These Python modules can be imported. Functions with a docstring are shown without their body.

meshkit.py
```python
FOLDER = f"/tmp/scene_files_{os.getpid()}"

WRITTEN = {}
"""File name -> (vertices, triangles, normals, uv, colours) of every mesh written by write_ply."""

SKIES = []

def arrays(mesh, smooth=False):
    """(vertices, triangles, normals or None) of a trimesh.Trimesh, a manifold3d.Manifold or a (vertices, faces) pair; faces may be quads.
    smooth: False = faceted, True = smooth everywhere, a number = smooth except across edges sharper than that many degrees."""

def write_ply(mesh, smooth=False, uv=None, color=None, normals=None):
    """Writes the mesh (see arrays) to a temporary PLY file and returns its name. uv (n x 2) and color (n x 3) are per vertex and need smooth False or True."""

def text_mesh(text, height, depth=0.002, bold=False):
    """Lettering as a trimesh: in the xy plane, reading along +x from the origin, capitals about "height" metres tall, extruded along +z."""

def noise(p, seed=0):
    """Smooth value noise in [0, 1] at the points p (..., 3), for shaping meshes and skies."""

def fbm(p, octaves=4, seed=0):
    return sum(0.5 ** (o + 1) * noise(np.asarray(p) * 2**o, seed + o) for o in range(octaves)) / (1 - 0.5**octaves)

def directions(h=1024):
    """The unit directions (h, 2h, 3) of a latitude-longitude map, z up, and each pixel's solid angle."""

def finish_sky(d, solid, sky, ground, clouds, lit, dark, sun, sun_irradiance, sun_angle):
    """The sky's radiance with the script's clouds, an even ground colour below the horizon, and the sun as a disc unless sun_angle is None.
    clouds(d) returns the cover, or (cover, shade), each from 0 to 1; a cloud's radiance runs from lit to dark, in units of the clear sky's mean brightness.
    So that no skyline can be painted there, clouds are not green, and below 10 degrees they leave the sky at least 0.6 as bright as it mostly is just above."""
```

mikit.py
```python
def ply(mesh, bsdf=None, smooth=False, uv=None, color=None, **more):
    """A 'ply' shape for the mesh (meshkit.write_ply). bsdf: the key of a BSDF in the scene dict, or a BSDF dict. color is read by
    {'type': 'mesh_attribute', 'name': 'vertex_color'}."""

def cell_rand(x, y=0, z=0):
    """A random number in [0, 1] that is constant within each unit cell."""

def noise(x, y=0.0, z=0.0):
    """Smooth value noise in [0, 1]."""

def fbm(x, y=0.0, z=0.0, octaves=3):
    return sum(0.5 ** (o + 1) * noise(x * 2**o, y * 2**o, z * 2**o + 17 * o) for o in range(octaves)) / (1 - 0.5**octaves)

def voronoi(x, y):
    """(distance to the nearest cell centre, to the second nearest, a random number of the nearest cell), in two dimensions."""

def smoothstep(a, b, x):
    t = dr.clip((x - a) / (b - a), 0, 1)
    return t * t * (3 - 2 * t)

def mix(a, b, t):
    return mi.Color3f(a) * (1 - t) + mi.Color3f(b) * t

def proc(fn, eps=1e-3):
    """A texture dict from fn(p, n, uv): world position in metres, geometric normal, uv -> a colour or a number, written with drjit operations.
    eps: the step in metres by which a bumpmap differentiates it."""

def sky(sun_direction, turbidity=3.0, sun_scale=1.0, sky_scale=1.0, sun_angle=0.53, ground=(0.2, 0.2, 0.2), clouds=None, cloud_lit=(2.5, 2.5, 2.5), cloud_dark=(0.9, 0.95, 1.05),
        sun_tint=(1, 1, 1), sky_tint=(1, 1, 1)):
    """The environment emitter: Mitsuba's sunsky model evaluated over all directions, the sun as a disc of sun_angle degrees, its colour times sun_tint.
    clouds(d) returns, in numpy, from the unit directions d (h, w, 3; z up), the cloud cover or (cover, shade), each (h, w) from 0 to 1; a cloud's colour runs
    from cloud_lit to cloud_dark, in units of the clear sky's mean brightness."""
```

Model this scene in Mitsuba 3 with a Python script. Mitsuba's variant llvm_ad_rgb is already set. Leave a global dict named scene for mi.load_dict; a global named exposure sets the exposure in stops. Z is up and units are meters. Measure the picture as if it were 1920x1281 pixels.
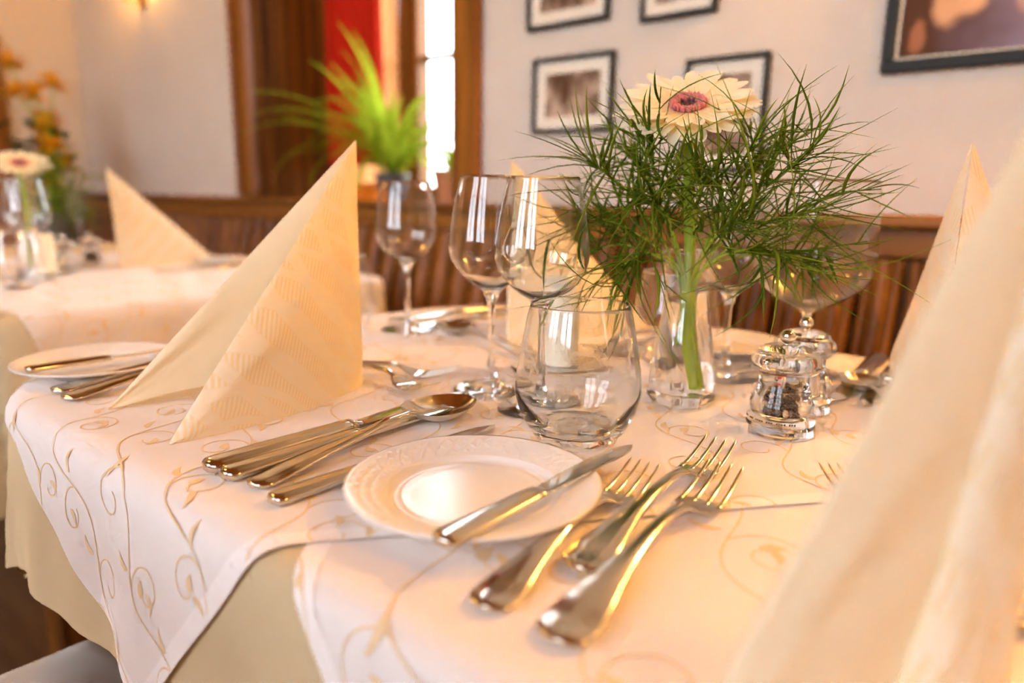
import math, random
import numpy as np, trimesh, mitsuba as mi, drjit as dr, mikit, meshkit
from shapely.geometry import Polygon, Point
from shapely import contains_xy
from scipy.spatial import Delaunay

T = mi.ScalarTransform4f
TZ = 0.72                       # height of the table top above the floor; shapes below are given from the table top
exposure = 5.92
scene, labels = {}, {}
rng = np.random.default_rng(7)

# ---------------------------------------------------------------- camera, sky, exposure
F = np.array([-0.6186, 0.7580, -0.2068]); U = np.array([-0.1429, 0.1502, 0.9783])
cam_o = np.array([0, 0, 0.17 + TZ])
scene['camera'] = {'type': 'thinlens', 'fov': 2 * math.degrees(math.atan(960 / 1309.17)), 'fov_axis': 'x',
                   'aperture_radius': 0.0039, 'focus_distance': 0.472, 'near_clip': 0.02, 'far_clip': 200.0,
                   'to_world': T().look_at(origin=cam_o.tolist(), target=(cam_o + F).tolist(), up=U.tolist())}
scene['sky'] = mikit.sky((0.3, 0.8, 0.6), turbidity=3.0, sun_scale=0.0, sky_scale=1.5,
                         ground=(0.25, 0.27, 0.2), clouds=lambda d: np.full(d.shape[:2], 0.75), cloud_lit=(1.5, 1.45, 1.42))
LAMP = np.array([1.0, 0.48, 0.095])
GLOW_SIDE, GLOW_FAR, GLOW_CEIL = 8.0, 1.2, 1.15


def lin(h):
    c = np.array([int(h[i:i + 2], 16) for i in (0, 2, 4)]) / 255.0
    return np.where(c <= 0.04045, c / 12.92, ((c + 0.055) / 1.055) ** 2.4).tolist()


def rgb(c):
    return {'type': 'rgb', 'value': [float(x) for x in c]}


def mat(name, d):
    scene['mat_' + name] = d


def pri(color, rough=0.6, spec=0.5, metallic=0.0, **k):
    return {'type': 'principled', 'base_color': color if isinstance(color, dict) else rgb(color), 'roughness': rough, 'specular': spec, 'metallic': metallic, **k}


def two(d):
    return {'type': 'twosided', 'bsdf': d}


# ---------------------------------------------------------------- materials
n_, f_, ss, mx = mikit.noise, mikit.fbm, mikit.smoothstep, mikit.mix


def plaster(p, n, uv):
    return mx((0.615, 0.555, 0.495), (0.665, 0.60, 0.535), f_(p.x * 9, p.y * 9, p.z * 9))


def wood_v(p, n, uv):   # grain along z
    g = f_(p.x * 60 + 3 * n_(p.x * 4, p.y * 4, p.z * 1.5), p.y * 60, p.z * 2.2)
    b = n_(p.x * 7, p.y * 7, p.z * 0.8)
    return mx((0.085, 0.026, 0.003), (0.33, 0.115, 0.014), ss(0.25, 0.75, 0.65 * g + 0.35 * b))


def wood_h(p, n, uv):   # grain along x
    g = f_(p.x * 2.2, p.y * 60, p.z * 60 + 3 * n_(p.x * 2, p.y * 4, p.z * 4))
    return mx((0.11, 0.034, 0.005), (0.33, 0.12, 0.016), ss(0.25, 0.75, g))


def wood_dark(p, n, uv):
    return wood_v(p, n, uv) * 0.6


def floor_wood(p, n, uv):
    g = f_(p.x * 3, p.y * 40, 0)
    return mx((0.10, 0.045, 0.016), (0.20, 0.095, 0.035), g)


def sepia(p, n, uv):
    s = dr.floor(p.x * 4.7) * 3.1
    a = f_(p.x * 38 + s, p.z * 30, s, octaves=4)
    b = n_(p.x * 14 + s, p.z * 12 + s, 3.0)
    t = ss(0.3, 0.72, 0.6 * a + 0.4 * b)
    return mx((0.10, 0.048, 0.024), (0.62, 0.47, 0.36), t)


def big_print(p, n, uv):
    u, v = uv.x, uv.y
    base = mx((0.075, 0.033, 0.02), (0.20, 0.17, 0.26), ss(0.25, 0.75, u + 0.25 * f_(u * 5, v * 5)))

    def blob(cx, cy, rx, ry, soft=0.35):
        d = dr.sqrt(dr.square((u - cx) / rx) + dr.square((v - cy) / ry)) + 0.25 * (n_(u * 22, v * 22, cx * 9) - 0.5)
        return 1 - ss(1 - soft, 1 + soft, d)
    c = base
    for cx, cy, rx, ry, col in ((0.20, 0.28, 0.07, 0.13, (0.55, 0.33, 0.2)), (0.295, 0.30, 0.075, 0.10, (0.60, 0.36, 0.22)), (0.08, 0.10, 0.035, 0.09, (0.30, 0.13, 0.07)),
                                (0.27, 0.46, 0.15, 0.08, (0.62, 0.45, 0.36)), (0.52, 0.30, 0.05, 0.12, (0.42, 0.27, 0.25)), (0.70, 0.24, 0.12, 0.14, (0.20, 0.22, 0.36)),
                                (0.62, 0.62, 0.10, 0.14, (0.50, 0.32, 0.24)), (0.35, 0.72, 0.10, 0.13, (0.52, 0.34, 0.24))):
        c = mx(c, col, blob(cx, cy, rx, ry))
    return c


def napkin_tex(p, n, uv):   # damask: fine diagonal ribs interrupted by plain curved bands
    u, v = uv.x * 100, uv.y * 100                 # centimetres
    r1 = dr.sqrt(dr.square(u - 14) + dr.square(v + 3)) / 2.6 + 0.25 * dr.sin(v * 0.5)
    r2 = dr.sqrt(dr.square(u + 3) + dr.square(v - 15)) / 3.1
    b1 = ss(0.13, 0.18, dr.abs(r1 - dr.floor(r1) - 0.5)); b2 = ss(0.15, 0.20, dr.abs(r2 - dr.floor(r2) - 0.5))
    plain = dr.maximum(1 - b1, 1 - b2)
    rib = 0.5 + 0.5 * dr.sin((u * 0.93 + v * 0.36) * 2 * math.pi / 0.31)
    return dr.maximum(plain * 0.8, rib * (1 - plain))


def napkin_col(p, n, uv):
    return mx((0.915, 0.75, 0.46), (0.955, 0.88, 0.71), napkin_tex(p, n, uv))


def weave(p, n, uv):
    return 0.5 + 0.25 * dr.sin(p.x * 5200) + 0.25 * dr.sin(p.y * 5200 + p.z * 5200)


P = mikit.proc
mat('plaster', two(pri(P(plaster), 0.8, 0.2)))
mat('wood', two(pri(P(wood_v), 0.36, 0.25)))
mat('wood_rail', two(pri(P(wood_h), 0.34, 0.3)))
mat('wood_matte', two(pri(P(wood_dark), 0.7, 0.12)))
mat('floor', two(pri(P(floor_wood), 0.4)))
mat('ceiling', two(pri(P(wood_h), 0.5, 0.3)))
mat('overlay', two(pri((0.80, 0.745, 0.71), 0.55, 0.35, sheen=0.3)))
mat('vine', two(pri((0.76, 0.58, 0.35), 0.45, 0.5)))
mat('hem', two(pri((0.88, 0.83, 0.80), 0.6, 0.3)))
mat('base_cloth', two(pri((0.60, 0.47, 0.28), 0.75, 0.2, sheen=0.3)))
mat('napkin', {'type': 'bumpmap', 'arbitrary': P(napkin_tex, 2e-4), 'scale': 0.0002,
               'bsdf': {'type': 'principledthin', 'base_color': P(napkin_col), 'roughness': 0.7, 'diff_trans': 0.35, 'spec_trans': 0.0, 'eta': 1.3}})
mat('napkin_plain', {'type': 'principledthin', 'base_color': rgb((0.95, 0.85, 0.62)), 'roughness': 0.7, 'diff_trans': 0.35, 'eta': 1.3})
mat('steel', two(pri((0.66, 0.61, 0.52), 0.12, 0.5, 1.0)))
mat('chrome', two(pri((0.85, 0.83, 0.80), 0.05, 0.5, 1.0)))
mat('porcelain', two({'type': 'roughplastic', 'diffuse_reflectance': rgb((0.91, 0.90, 0.89)), 'alpha': 0.04, 'nonlinear': True}))
mat('glass', {'type': 'dielectric', 'int_ior': 1.5, 'ext_ior': 1.0})
mat('acrylic', {'type': 'dielectric', 'int_ior': 1.47, 'ext_ior': 1.0})
mat('thin_glass', {'type': 'thindielectric', 'int_ior': 1.5})
mat('glass_water', {'type': 'dielectric', 'int_ior': 1.5, 'ext_ior': 1.33})
mat('water', {'type': 'dielectric', 'int_ior': 1.33, 'ext_ior': 1.0})
mat('wax', two(pri((0.93, 0.85, 0.66), 0.5, 0.4)))
mat('wick', two(pri((0.06, 0.05, 0.04), 0.9)))
mat('stem', two(pri((0.30, 0.42, 0.03), 0.45, 0.5)))
mat('needle', {'type': 'principledthin', 'base_color': {'type': 'mesh_attribute', 'name': 'vertex_color'}, 'roughness': 0.45, 'diff_trans': 0.5, 'eta': 1.4})
mat('petal', {'type': 'principledthin', 'base_color': {'type': 'mesh_attribute', 'name': 'vertex_color'}, 'roughness': 0.55, 'diff_trans': 0.7, 'eta': 1.3})
mat('painted', two(pri({'type': 'mesh_attribute', 'name': 'vertex_color'}, 0.5, 0.4)))
mat('frame', two(pri((0.020, 0.026, 0.031), 0.55, 0.15)))
mat('mount', two(pri((0.80, 0.74, 0.64), 0.9, 0.2)))
mat('sepia', two(pri(P(sepia), 0.6, 0.1)))
mat('big_print', two(pri(P(big_print), 0.6, 0.1)))
mat('salt', two(pri((0.86, 0.83, 0.80), 0.8)))
mat('label_white', two(pri((0.8, 0.72, 0.70), 0.6)))
mat('label_red', two(pri((0.65, 0.06, 0.05), 0.6)))
mat('dark_ink', two(pri((0.05, 0.04, 0.035), 0.6)))
mat('curtain_red', {'type': 'principledthin', 'base_color': rgb((0.52, 0.03, 0.015)), 'roughness': 0.8, 'diff_trans': 0.7, 'eta': 1.3})
mat('curtain_peach', {'type': 'principledthin', 'base_color': rgb((0.80, 0.42, 0.17)), 'roughness': 0.8, 'diff_trans': 0.8, 'eta': 1.3})
mat('leaf', {'type': 'principledthin', 'base_color': rgb((0.36, 0.46, 0.03)), 'roughness': 0.4, 'diff_trans': 1.0, 'eta': 1.4})
mat('dark_leaf', {'type': 'principledthin', 'base_color': rgb((0.05, 0.075, 0.02)), 'roughness': 0.5, 'diff_trans': 0.4, 'eta': 1.4})
mat('yellow', {'type': 'principledthin', 'base_color': rgb((0.85, 0.52, 0.03)), 'roughness': 0.6, 'diff_trans': 0.7, 'eta': 1.3})
mat('grey_pot', two(pri((0.09, 0.09, 0.10), 0.5)))
mat('terracotta', two(pri((0.55, 0.22, 0.09), 0.6)))
mat('orange', two(pri((0.90, 0.24, 0.02), 0.7, 0.2)))
mat('brass', two(pri((0.75, 0.50, 0.20), 0.25, 0.5, 1.0)))
mat('shade', two(pri((0.9, 0.7, 0.4), 0.7)))
mat('cushion', two(pri((0.78, 0.76, 0.69), 0.85, 0.2, sheen=0.4)))
mat('soil', two(pri((0.05, 0.035, 0.02), 0.95)))


# ---------------------------------------------------------------- helpers
def numbered(name):
    if not any(k == name or k.startswith(name + '__') for k in scene) and name not in labels:
        return name
    i = 1
    while any(k == f'{name}_{i:03d}' or k.startswith(f'{name}_{i:03d}__') for k in scene) or f'{name}_{i:03d}' in labels:
        i += 1
    return f'{name}_{i:03d}'


def thing(name, label, cat=None, group=None, kind=None):
    key = numbered(name)
    labels[key] = {'label': label}
    if cat: labels[key]['category'] = cat
    if group: labels[key]['group'] = group
    if kind: labels[key]['kind'] = kind
    return key


COUNT = {}


def part_key(parent, name):
    base = f'{parent}__{name}'
    i = COUNT.get(base, 0)
    COUNT[base] = i + 1
    return base if i == 0 else f'{base}_{i:03d}'


def as_vf(m):
    if isinstance(m, trimesh.Trimesh): return np.array(m.vertices), np.array(m.faces)
    return np.array(m[0], float), np.array(m[1], int)


def put(key, mesh, material, smooth=30, M=None, uv=None, color=None, label=None, kind=None, **more):
    """one shape entry; M places the mesh, given above the table top"""
    v, f = as_vf(mesh)
    if M is not None:
        v = v @ M[:3, :3].T + M[:3, 3]
    v = v + [0, 0, TZ]
    d = mikit.ply((v, f), 'mat_' + material, smooth=smooth, uv=uv, color=color, **more)
    scene[key] = d
    if label or kind:
        labels.setdefault(key, {})
        if label: labels[key]['label'] = label
        if kind: labels[key]['kind'] = kind
    return key


def part(parent, name, mesh, material, **k):
    return put(part_key(parent, name), mesh, material, **k)


def solo(name, mesh, material, label, cat=None, group=None, kind=None, **k):
    key = thing(name, label, cat, group, kind)
    return put(key, mesh, material, **k)


def place(x, y, z=0.0, deg=0.0, tilt=0.0, roll=0.0, s=1.0):
    """rotate about x (tilt), y (roll), then z (deg)"""
    a, b, c = np.radians([tilt, roll, deg])
    Rx = np.array([[1, 0, 0], [0, np.cos(a), -np.sin(a)], [0, np.sin(a), np.cos(a)]])
    Ry = np.array([[np.cos(b), 0, np.sin(b)], [0, 1, 0], [-np.sin(b), 0, np.cos(b)]])
    Rz = np.array([[np.cos(c), -np.sin(c), 0], [np.sin(c), np.cos(c), 0], [0, 0, 1]])
    M = np.eye(4); M[:3, :3] = Rz @ Ry @ Rx * s; M[:3, 3] = (x, y, z)
    return M


def cat_meshes(ms):
    vs, fs, o = [], [], 0
    for m in ms:
        v, f = as_vf(m); vs.append(v); fs.append(f + o); o += len(v)
    return np.vstack(vs), np.vstack(fs)


def box(x0, x1, y0, y1, z0, z1, bevel=0.0):
    if bevel <= 0:
        m = trimesh.creation.box((x1 - x0, y1 - y0, z1 - z0)); m.apply_translation(((x0 + x1) / 2, (y0 + y1) / 2, (z0 + z1) / 2)); return m
    b = bevel; pts = []
    for x, sx in ((x0, 1), (x1, -1)):
        for y, sy in ((y0, 1), (y1, -1)):
            for z, sz in ((z0, 1), (z1, -1)):
                pts += [(x + b * sx, y + b * sy, z), (x + b * sx, y, z + b * sz), (x, y + b * sy, z + b * sz)]
    return trimesh.convex.convex_hull(np.array(pts))


def grid(P, close_u=False, close_v=False):
    """faces of an (n, m, 3) grid; the normal is d/dj x d/di"""
    n, m = P.shape[:2]
    i, j = np.meshgrid(np.arange(n if close_u else n - 1), np.arange(m if close_v else m - 1), indexing='ij')
    a = i * m + j; b = i * m + (j + 1) % m; c = ((i + 1) % n) * m + (j + 1) % m; d = ((i + 1) % n) * m + j
    f = np.concatenate([np.stack([a, b, c], -1).reshape(-1, 3), np.stack([a, c, d], -1).reshape(-1, 3)])
    return P.reshape(-1, 3), f


def clean(m):
    v, f = m
    t = trimesh.Trimesh(v, f, process=False); t.merge_vertices(digits_vertex=7)
    ok = (t.faces[:, 0] != t.faces[:, 1]) & (t.faces[:, 1] != t.faces[:, 2]) & (t.faces[:, 0] != t.faces[:, 2])
    t.update_faces(ok); t.remove_unreferenced_vertices()
    return t


def lathe(profile, n=64, bump=None):
    """surface of revolution; a profile that goes out along the bottom, up the outside and down the inside faces outwards"""
    pr = np.array(profile, float); th = np.arange(n) * 2 * np.pi / n
    r = np.repeat(pr[:, :1], n, 1); z = np.repeat(pr[:, 1:2], n, 1)
    if bump is not None:
        dz = bump(r, th[None, :] + 0 * r, z); z = z + dz
    Pn = np.stack([r * np.cos(th), r * np.sin(th), z], -1)
    return clean(grid(Pn, close_v=True))


def curve(pts, per=8):
    """Catmull-Rom through 2-D or 3-D points"""
    p = np.array(pts, float); q = np.vstack([2 * p[0] - p[1], p, 2 * p[-1] - p[-2]]); out = []
    for i in range(1, len(q) - 2):
        for t in np.linspace(0, 1, per, endpoint=False):
            a, b, c, d = q[i - 1:i + 3]
            out.append(0.5 * (2 * b + (c - a) * t + (2 * a - 5 * b + 4 * c - d) * t * t + (3 * b - a - 3 * c + d) * t ** 3))
    out.append(p[-1])
    return np.array(out)


def tube(path, rad, sides=8, flat=1.0, caps=True):
    p = np.array(path, float); t = np.gradient(p, axis=0); t /= np.linalg.norm(t, axis=1, keepdims=True) + 1e-12
    a = np.cross(t, np.where(np.abs(t[:, 2:]) < 0.9, [0, 0, 1.0], [1.0, 0, 0])); a /= np.linalg.norm(a, axis=1, keepdims=True) + 1e-12
    for i in range(1, len(a)):
        if a[i] @ a[i - 1] < 0: a[i] = -a[i]
    b = np.cross(t, a); ang = np.arange(sides) * 2 * np.pi / sides
    rad = np.broadcast_to(rad, (len(p),))[:, None, None]
    Pn = p[:, None] + rad * (np.cos(ang)[None, :, None] * a[:, None] + flat * np.sin(ang)[None, :, None] * b[:, None])
    v, f = grid(Pn, close_v=True)
    if caps:
        k = len(v); v = np.vstack([v, p[:1], p[-1:]]); s = sides; e = (len(p) - 1) * s
        j = np.arange(s)
        f = np.vstack([f, np.stack([np.full(s, k), (j + 1) % s, j], 1), np.stack([np.full(s, k + 1), e + j, e + (j + 1) % s], 1)])
    return v, f


# ---------------------------------------------------------------- the room
FL, CE = -TZ, 2.05              # floor and ceiling, from the table top
XL, XR, YF, YB = -3.40, 1.9, -1.9, 1.25
NX0, NX1, NZ0, NZ1 = -2.06, -1.188, 0.13, 1.45        # window niche in the back wall


def struct(key, mesh, material, label=None, **k):
    labels[key] = {'kind': 'structure'}
    if label: labels[key]['label'] = label
    put(key, mesh, material, smooth=False, **k)


struct('floor', box(XL - .1, XR + .1, YF - .1, YB + .1, FL - .05, FL), 'floor', 'dark wooden floor under the tables')
struct('ceiling', box(XL - .1, XR + .1, YF - .1, 1.9, CE, CE + .05), 'ceiling')
struct('wall_left', box(XL - .1, XL, YF - .1, YB + .5, FL, CE), 'plaster', 'cream plaster wall behind the yellow flowers')
struct('wall_right', box(XR, XR + .1, YF - .1, YB + .5, FL, CE), 'plaster')
struct('wall_back', cat_meshes([box(XL, NX0 - .03, YB, YB + .1, FL, CE), box(NX1 + .03, XR, YB, YB + .1, FL, CE),
                                box(NX0, NX1, YB, YB + .1, FL, NZ0 - .01), box(NX0, NX1, YB, YB + .1, NZ1, CE)]), 'plaster', 'cream plaster wall with the framed pictures')
# wall behind the camera, with two windows that light the tables
WF = [(-1.80, -0.80), (-0.50, 0.50)]
WZ0, WZ1 = 0.35, 1.90
struct('wall_front', cat_meshes([box(XL, WF[0][0], YF - .1, YF, FL, CE), box(WF[0][1], WF[1][0], YF - .1, YF, FL, CE), box(WF[1][1], XR, YF - .1, YF, FL, CE)] +
                                [box(a, b, YF - .1, YF, FL, WZ0) for a, b in WF] + [box(a, b, YF - .1, YF, WZ1, CE) for a, b in WF]), 'plaster')


def window(key, x0, x1, y, z0, z1, mullions, bars, w=0.05, depth=0.05, label=None):
    labels[key] = {'kind': 'structure'}
    if label: labels[key]['label'] = label
    part(key, 'window_frame', cat_meshes([box(x0, x1, y, y + depth, z0, z0 + w), box(x0, x1, y, y + depth, z1 - w, z1), box(x0, x0 + w, y, y + depth, z0 + w, z1 - w), box(x1 - w, x1, y, y + depth, z0 + w, z1 - w)]), 'wood', smooth=False)
    edges = [x0 + w] + [e for m in mullions for e in (m - .045, m + .045)] + [x1 - w]
    for m in mullions:
        part(key, 'stile', box(m - .045, m + .045, y - .01, y + depth, z0 + w, z1 - w, .006), 'wood', smooth=False)
    for a, b in zip(edges[::2], edges[1::2]):
        for zb in bars:
            part(key, 'glazing_bar', box(a, b, y + .01, y + depth - .01, zb - .008, zb + .008), 'wood', smooth=False)
        zs = [z0 + w] + list(bars) + [z1 - w]
        for c, d in zip(zs[:-1], zs[1:]):
            yy = y + depth / 2
            part(key, 'pane', (np.array([[a, yy, c], [b, yy, c], [b, yy, d], [a, yy, d]]), np.array([[0, 1, 2], [0, 2, 3]])), 'thin_glass', smooth=False)


window('window_1', NX0, NX1, 1.62, NZ0 + .01, NZ1, [-1.765], [.585, 1.0], label='bright window in the wooden niche behind the plant')
window('window_2', *WF[0], YF - .08, WZ0, WZ1, [-1.3], [1.1])
window('window_3', *WF[1], YF - .08, WZ0, WZ1, [0.0], [1.1])
# niche lining and casing
labels['trim_1'] = {'kind': 'structure', 'label': 'dark brown wooden lining and casing of the window niche'}
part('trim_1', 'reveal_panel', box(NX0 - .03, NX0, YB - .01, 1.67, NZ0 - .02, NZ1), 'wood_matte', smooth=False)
part('trim_1', 'reveal_panel', box(NX1, NX1 + .03, YB - .01, 1.67, NZ0 - .02, NZ1), 'wood', smooth=False)
part('trim_1', 'head_panel', box(NX0, NX1, YB, 1.67, NZ1, NZ1 + .03), 'wood', smooth=False)
part('trim_1', 'sill_board', box(NX0, NX1, YB - .03, 1.67, NZ0 - .015, NZ0 + .01, .004), 'wood_rail', smooth=False)
part('trim_1', 'casing', box(NX0 - .085, NX0 + .005, YB - .03, YB, NZ0 + .02, NZ1 + .08, .006), 'wood', smooth=False)
part('trim_1', 'casing', box(NX1 - .005, NX1 + .072, YB - .03, YB, NZ0 + .02, NZ1 + .08, .006), 'wood', smooth=False)
part('trim_1', 'casing', box(NX0 - .085, NX1 + .075, YB - .032, YB, NZ1 - .005, NZ1 + .085, .006), 'wood_rail', smooth=False)
part('trim_1', 'beading', box(NX0 - .07, NX0 - .055, YB - .045, YB - .02, NZ0 + .02, NZ1, .005), 'wood', smooth=False)
# door casing on the left wall
labels['trim_2'] = {'kind': 'structure', 'label': 'dark wooden door casing at the left edge'}
part('trim_2', 'casing', box(XL, XL + .03, .84, .965, FL, .62, .008), 'wood', smooth=False)
part('trim_2', 'lintel', box(XL, XL + .03, .1, .965, .62, .74, .008), 'wood_rail', smooth=False)

# ---------------------------------------------------------------- wall bench with profiled slats
bench = thing('wall_bench', 'long brown wooden wall bench with fluted slat backrest below the pictures', 'bench')
RZ = 0.128
part(bench, 'top_rail', box(XL + .02, XR, YB - .065, YB, RZ, RZ + .02, .005), 'wood_rail', smooth=False)
part(bench, 'frieze_board', box(XL + .02, XR, YB - .045, YB - .02, RZ - .045, RZ, .003), 'wood_rail', smooth=False)
part(bench, 'seat_board', box(XL + .02, XR, .985, 1.16, -.30, -.265, .006), 'wood_rail', smooth=False)
part(bench, 'plinth', box(XL + .02, XR, 1.0, 1.02, FL, -.30), 'wood_rail', smooth=False)
prof = curve([(-.029, 0), (-.029, .004), (-.024, .009), (-.019, .0095), (-.0165, .006), (-.012, .0095), (0, .0135), (.012, .0095), (.0165, .006), (.019, .0095), (.024, .009), (.029, .004), (.029, 0)], 3)
tops = [(YB - .042, RZ - .048), (YB - .044, RZ - .055), (YB - .075, -.05), (YB - .125, -.27)]
Pn = np.array([[(x, y - d, z) for x, d in prof * [.93, 1.25]] for y, z in tops])
slat_v, slat_f = grid(Pn[:, ::-1])
capv, capf = np.vstack([[(x, tops[0][0] - d, tops[0][1]) for x, d in prof]]), [[0, i, i + 1] for i in range(1, len(prof) - 1)]
slat = cat_meshes([(slat_v, slat_f), (capv, np.array(capf))])
pitch = 0.0632
x = -0.27 + pitch / 2
xs = np.arange(math.ceil((XL + .06 - x) / pitch), math.floor((1.0 - x) / pitch)) * pitch + x
for i, xx in enumerate(xs):
    part(bench, 'slat', slat, 'wood', smooth=35, M=place(xx, 0))
part(bench, 'back_board', (np.array([[XL + .02, YB - .012, RZ - .05], [XR, YB - .012, RZ - .05], [XR, YB - .095, -.27], [XL + .02, YB - .095, -.27]]), np.array([[0, 1, 2], [0, 2, 3]])), 'wood', smooth=False)

# ---------------------------------------------------------------- pictures
def picture(x0, x1, z0, z1, border, mount, material, label, tilt=0.0):
    k = thing('picture_frame', label, 'picture', None)
    y = YB; w, h = x1 - x0, z1 - z0
    M = place((x0 + x1) / 2, y, (z0 + z1) / 2, roll=tilt)
    def b(a, c, e, f2, d0, d1, bev=.002): return box(a - w / 2, c - w / 2, -d1, -d0, e - h / 2, f2 - h / 2, bev)
    part(k, 'moulding', cat_meshes([b(0, w, 0, border, 0, .016), b(0, w, h - border, h, 0, .016), b(0, border, border, h - border, 0, .016), b(w - border, w, border, h - border, 0, .016)]), 'frame', smooth=False, M=M)
    part(k, 'mount', b(border, w - border, border, h - border, 0, .006, 0), 'mount', smooth=False, M=M)
    m = border + mount
    v = np.array([[m - w / 2, -.0066, m - h / 2], [w / 2 - m, -.0066, m - h / 2], [w / 2 - m, -.0066, h / 2 - m], [m - w / 2, -.0066, h / 2 - m]])
    part(k, 'photograph', (v, np.array([[0, 1, 2], [0, 2, 3]])), material, smooth=False, M=M, uv=np.array([[0, 0], [1, 0], [1, 1], [0, 1.0]]))


picture(-.966, -.766, .297, .448, .0085, .024, 'sepia', 'small framed sepia landscape photograph, lower left of the group of four', 0.3)
picture(-.985, -.784, .506, .66, .0085, .024, 'sepia', 'small framed sepia photograph at the top edge, nearest the window', -0.2)
picture(-.7136, -.562, .489, .69, .0085, .020, 'sepia', 'small framed photograph at the top edge, above the gerbera')
picture(-.6125, -.460, .215, .413, .0085, .022, 'sepia', 'dark framed upright photograph partly hidden behind the yellow gerbera')
picture(-.288, .05, .3595, .66, .018, .004, 'big_print', 'large black framed colour picture on the wall at the upper right')


# ---------------------------------------------------------------- sconces and ceiling lamps (their light)
def emitter(power):
    return {'type': 'area', 'radiance': rgb(LAMP * power)}


def sconce(x, z, power, label):
    k = thing('wall_sconce', label, 'wall lamp')
    part(k, 'back_plate', lathe([(0, -.002), (.03, -.002), (.03, .004), (.024, .008), (0, .008)], 32), 'brass', M=place(x, YB - .004, z - .05, tilt=90))
    part(k, 'arm', tube(curve([(x, YB - .01, z - .05), (x, YB - .05, z - .065), (x, YB - .075, z - .04), (x, YB - .075, z - .01)]), .005), 'brass')
    part(k, 'cup', lathe([(0, -.012), (.012, -.01), (.03, .0), (.028, .002), (.01, -.006), (0, -.008)], 32), 'brass', M=place(x, YB - .075, z))
    put(part_key(k, 'glass_shade'), lathe(curve([(0, .001), (.022, .003), (.036, .03), (.034, .065), (.02, .088), (0, .093)], 6), 40), 'shade', smooth=True, M=place(x, YB - .075, z), emitter=emitter(power))


sconce(-2.76, .885, GLOW_FAR, 'glowing wall sconce cut by the top edge over the left wall panel')
sconce(.16, .72, GLOW_SIDE, 'warm wall sconce right of the large picture')


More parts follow.
